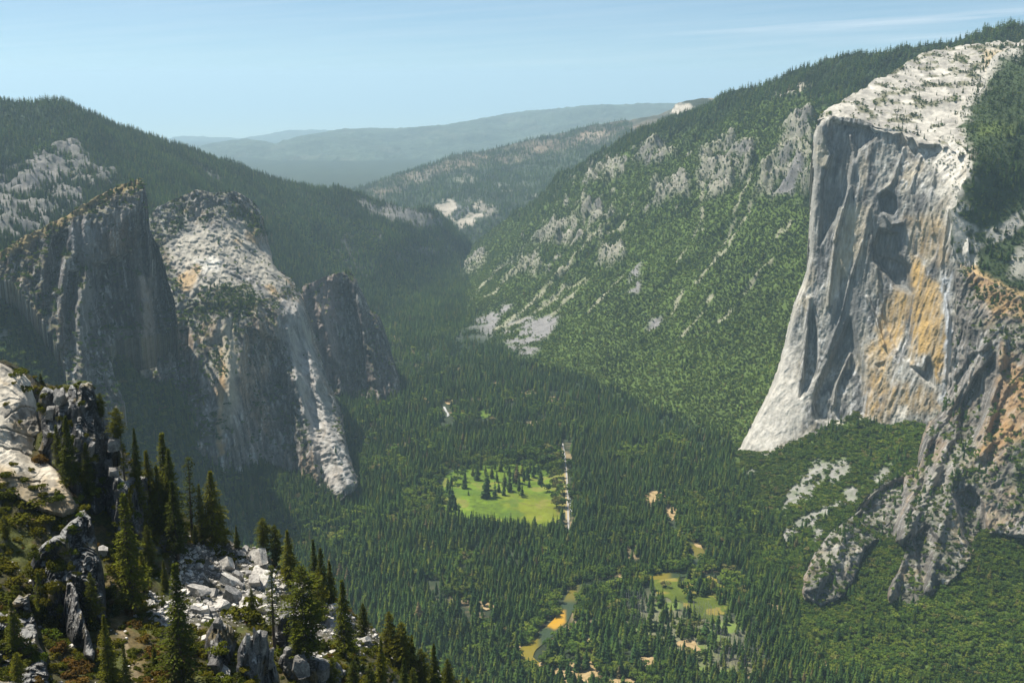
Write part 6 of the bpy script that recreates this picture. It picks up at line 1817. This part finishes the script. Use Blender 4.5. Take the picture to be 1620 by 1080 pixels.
# thick low brush and loose stones that nobody could count
C_BRUSH = bpy.data.collections.new('brush_source')
for k, me_ in enumerate(S_ME[:3] + U_ME[:1]):
    C_BRUSH.objects.link(bpy.data.objects.new(f'brush_source_{k:02d}', me_))
C_STONE = bpy.data.collections.new('stone_source')
for k in range(6):
    C_STONE.objects.link(bpy.data.objects.new(f'stone_source_{k:02d}', B_ME[k]))
inview = ((RG.px > -30) & (RG.px < 800) & (RG.py < 1115)).astype(float)
onslab = inside(RG.px, RG.py, slab_poly)
dens = inview * ~onslab * (1 - 0.9 * scree) * (0.35 + 0.65 * sm(-.15, .2, fbm(RG.P / 9., 3, seed=140)))
Q = sample(RG, dens, 1 / 4.2, 41)
sz = rng.uniform(.7, 2.4, len(Q)); Q[:, 2] -= .1
scatter('brush', 'low olive and brown brush carpeting the near ridge between the rocks', 'brush', C_BRUSH, Q, np.stack([sz * 1.3, sz * 1.3, sz], 1), rng.choice(4, len(Q), p=[.33, .33, .28, .06]), 42)
Q = sample(RG, inview * np.clip(scree + 0.03, 0, 1), 1 / 0.8, 43)
sz = np.minimum(.25 + .35 * rng.pareto(2.4, len(Q)), 1.6)
scatter('rubble', 'small pale broken stones filling the gaps of the boulder field', 'rubble', C_STONE, Q, np.stack([sz * rng.uniform(.8, 1.6, len(Q)), sz, sz * rng.uniform(.5, .9, len(Q))], 1), rng.integers(0, 6, len(Q)), 44)
e = tag(empty('dead_pole', tuple(gpos(79, 645))), 'bare dead grey trunk standing at the back of the dark crag', 'dead tree')
sv, stt = snag(55)
me = bpy.data.meshes.new('trunk'); me.from_pydata((sv * 8.5).tolist(), [], stt.tolist()); me.update(); me.materials.append(M_SNAG)
o = bpy.data.objects.new('trunk', me); COL.objects.link(o); o.parent = e

# ------------------------------------------------------------------ parked cars on the straight road
def car_mesh():
    def box(x0, x1, y0, y1, z0, z1, tx=0.0):
        V = [(x0, y0, z0), (x1, y0, z0), (x1, y1, z0), (x0, y1, z0), (x0 + tx, y0 + tx * .3, z1), (x1 - tx, y0 + tx * .3, z1), (x1 - tx, y1 - tx * .3, z1), (x0 + tx, y1 - tx * .3, z1)]
        T = [(0, 3, 2), (0, 2, 1), (4, 5, 6), (4, 6, 7)]
        for i in range(4):
            j = (i + 1) % 4; T += [(i, j, 4 + j), (i, 4 + j, 4 + i)]
        return np.array(V, float), np.array(T)
    return join([box(-.9, .9, -2.2, 2.2, .35, .95, .06), box(-.8, .8, -1.5, 1.1, .95, 1.5, .28)])


def disc(x, y, r=.34):
    return tube([(x - .1, y, r), (x + .1, y, r)], [r, r], 10)


M_CARW = mat_plain('white_car_paint', (0.75, 0.75, 0.75), (0.8, 0.8, 0.8), 0.2, rough=0.3)
M_CARD = mat_plain('dark_car_paint', (0.05, 0.06, 0.08), (0.07, 0.08, 0.1), 0.2, rough=0.3)
M_TYRE = mat_plain('tyre_rubber', (0.02, 0.02, 0.02), (0.03, 0.03, 0.03), 2.0)
cw = me_from('body', [list(map(tuple, a)) for a in car_mesh()], M_CARW); cd = me_from('body', [list(map(tuple, a)) for a in car_mesh()], M_CARD)
wh = me_from('wheels', [list(map(tuple, a)) for a in disc(0, 0)], M_TYRE)
for kk, (y, dx, dk) in enumerate([(771, 5.5, 0), (776, 5.5, 1), (780, 5.8, 0), (784, -5.5, 0), (789, 6, 0), (793, 6, 1), (796, 6, 0), (800, 6.2, 0), (803, -5.5, 0), (806, 6, 0), (808, 9, 0), (811, 6, 1)]):
    p = at(np.array(np.interp(y, [745, 780, 822], [896, 898, 899])), np.array(float(y)), floorY(np.array(float(y)), 0.8)); p[0] += dx
    e = empty('parked_car', tuple(p)); e.rotation_euler = (0, 0, rng.normal() * .1)
    tag(e, 'dark car parked along the straight pale road by the meadow' if dk else 'white car parked along the straight pale road by the meadow', 'car', 'dark parked cars' if dk else 'white parked cars')
    b = bpy.data.objects.new('body', cd if dk else cw); COL.objects.link(b); b.parent = e
    for sx in (-.85, .85):
        for sy in (-1.4, 1.4):
            w_ = bpy.data.objects.new('wheel', wh); w_.location = (sx, sy, 0); COL.objects.link(w_); w_.parent = e

# ================================================================== CAMERA, LIGHT, SKY, AIR
cam = bpy.data.cameras.new('camera')
cam.sensor_width = 36; cam.lens = F / 1620 * 36
cam.clip_start = 1; cam.clip_end = 200000
co = bpy.data.objects.new('camera', cam)
co.location = (0, 0, CAMH); co.rotation_euler = (math.pi / 2 - PITCH, 0, 0)
COL.objects.link(co); scene.camera = co

sl = bpy.data.lights.new('sun', 'SUN'); sl.energy = SUN_STR; sl.angle = R_(0.53); sl.color = (1.0, 0.95, 0.87)
so = bpy.data.objects.new('sun', sl); COL.objects.link(so)
so.rotation_euler = Vector(SUN).to_track_quat('Z', 'Y').to_euler(); so.location = (0, 0, 3000)

w = bpy.data.worlds.new('World'); scene.world = w; w.use_nodes = True
nt = w.node_tree
bg = nt.nodes['Background']; bg.inputs['Strength'].default_value = SKY_STR
tc = N(nt, 'ShaderNodeTexCoord')
off = N(nt, 'ShaderNodeVectorMath', operation='ADD'); off.inputs[1].default_value = (0, 0, 0.075)
nt.links.new(tc.outputs['Generated'], off.inputs[0])
nm = N(nt, 'ShaderNodeVectorMath', operation='NORMALIZE'); nt.links.new(off.outputs[0], nm.inputs[0])
sky = N(nt, 'ShaderNodeTexSky', sky_type='NISHITA'); sky.sun_disc = False
sky.sun_elevation = SUN_EL; sky.sun_rotation = SUN_AZ; sky.altitude = 2200; sky.air_density = 1.0; sky.dust_density = DUST; sky.ozone_density = 2.0
nt.links.new(nm.outputs[0], sky.inputs['Vector'])
# thin streaks of high cloud
sep = N(nt, 'ShaderNodeSeparateXYZ'); nt.links.new(tc.outputs['Generated'], sep.inputs[0])
def math_node(op, a, b=None):
    m = N(nt, 'ShaderNodeMath', operation=op)
    for s_, v in ((m.inputs[0], a), (m.inputs[1], b)):
        if v is None: continue
        if isinstance(v, (int, float)): s_.default_value = v
        else: nt.links.new(v, s_)
    return m.outputs[0]
u_ = math_node('DIVIDE', sep.outputs[0], sep.outputs[1]); v_ = math_node('DIVIDE', sep.outputs[2], sep.outputs[1])
v2 = math_node('SUBTRACT', v_, math_node('MULTIPLY', u_, 0.063))
cb = N(nt, 'ShaderNodeCombineXYZ'); nt.links.new(math_node('MULTIPLY', u_, 5.0), cb.inputs[0]); nt.links.new(math_node('MULTIPLY', v2, 160.0), cb.inputs[1])
cn = noise_node(nt, 1.0, 7, 0.62, vec=cb.outputs[0])
cb2 = N(nt, 'ShaderNodeCombineXYZ'); nt.links.new(math_node('MULTIPLY', u_, 3.0), cb2.inputs[0]); nt.links.new(math_node('MULTIPLY', v2, 25.0), cb2.inputs[1])
cn2 = noise_node(nt, 1.0, 3, 0.5, vec=cb2.outputs[0])
vw = math_node('ADD', v2, math_node('MULTIPLY', math_node('SUBTRACT', cn2.outputs['Fac'], 0.5), 0.008))
def streak(c0, w, k):
    d = math_node('DIVIDE', math_node('SUBTRACT', vw, c0), w)
    return math_node('MULTIPLY', math_node('POWER', 2.718, math_node('MULTIPLY', math_node('MULTIPLY', d, d), -1.0)), k)
def ramp_u(lo, hi):
    m = N(nt, 'ShaderNodeMapRange'); nt.links.new(u_, m.inputs['Value']); m.inputs['From Min'].default_value = lo; m.inputs['From Max'].default_value = hi
    return m.outputs[0]
cl = math_node('MULTIPLY', streak(0.0255, 0.0042, 1.0), ramp_u(0.05, 0.3))
cl = math_node('ADD', cl, math_node('MULTIPLY', streak(0.0095, 0.004, 0.55), ramp_u(-0.3, 0.2)))
cl = math_node('ADD', cl, 0.22)
cf = ramp(nt, cn.outputs['Fac'], [(0.36, (0, 0, 0)), (0.68, (1, 1, 1))])
mu = math_node('MULTIPLY', math_node('MULTIPLY', cf, cl), CLOUD)
skyt = mix(nt, sky.outputs[0], (0.97, 1.05, 0.96), 1.0, 'MULTIPLY')
sc = mix(nt, skyt, (CLOUD_V, CLOUD_V * 1.0, CLOUD_V * 1.02), mu)
nt.links.new(sc, bg.inputs['Color'])

if HAZE > 0:
    hv = np.array([(x, y, z) for x in (-80000, 80000) for y in (-2500, 110000) for z in (-1600, 1420)], float)
    hf = np.array([(0, 1, 3, 2), (4, 6, 7, 5), (0, 4, 5, 1), (2, 3, 7, 6), (0, 2, 6, 4), (1, 5, 7, 3)])
    mh = bpy.data.materials.new('haze_air'); mh.use_nodes = True
    nth = mh.node_tree; nth.nodes.clear()
    oh = nth.nodes.new('ShaderNodeOutputMaterial'); pv = nth.nodes.new('ShaderNodeVolumePrincipled')
    pv.inputs['Color'].default_value = (*HAZE_COL, 1); pv.inputs['Density'].default_value = HAZE; pv.inputs['Anisotropy'].default_value = 0.25
    nth.links.new(pv.outputs[0], oh.inputs['Volume'])
    tag(link_mesh('haze', hv, hf, mh, smooth=False), 'thin blue summer haze filling the whole valley air', 'haze', kind='stuff')

scene.view_settings.view_transform = 'Standard'; scene.view_settings.look = 'None'
scene.view_settings.exposure = EXPO; scene.view_settings.gamma = 1.0
cy = scene.cycles
cy.use_denoising = True
try: cy.denoiser = 'OPENIMAGEDENOISE'
except Exception: pass
cy.max_bounces = 4; cy.diffuse_bounces = 2; cy.glossy_bounces = 2; cy.transmission_bounces = 2; cy.volume_bounces = 1; cy.transparent_max_bounces = 4
cy.use_adaptive_sampling = True; cy.adaptive_threshold = 0.015
scene.render.use_persistent_data = False
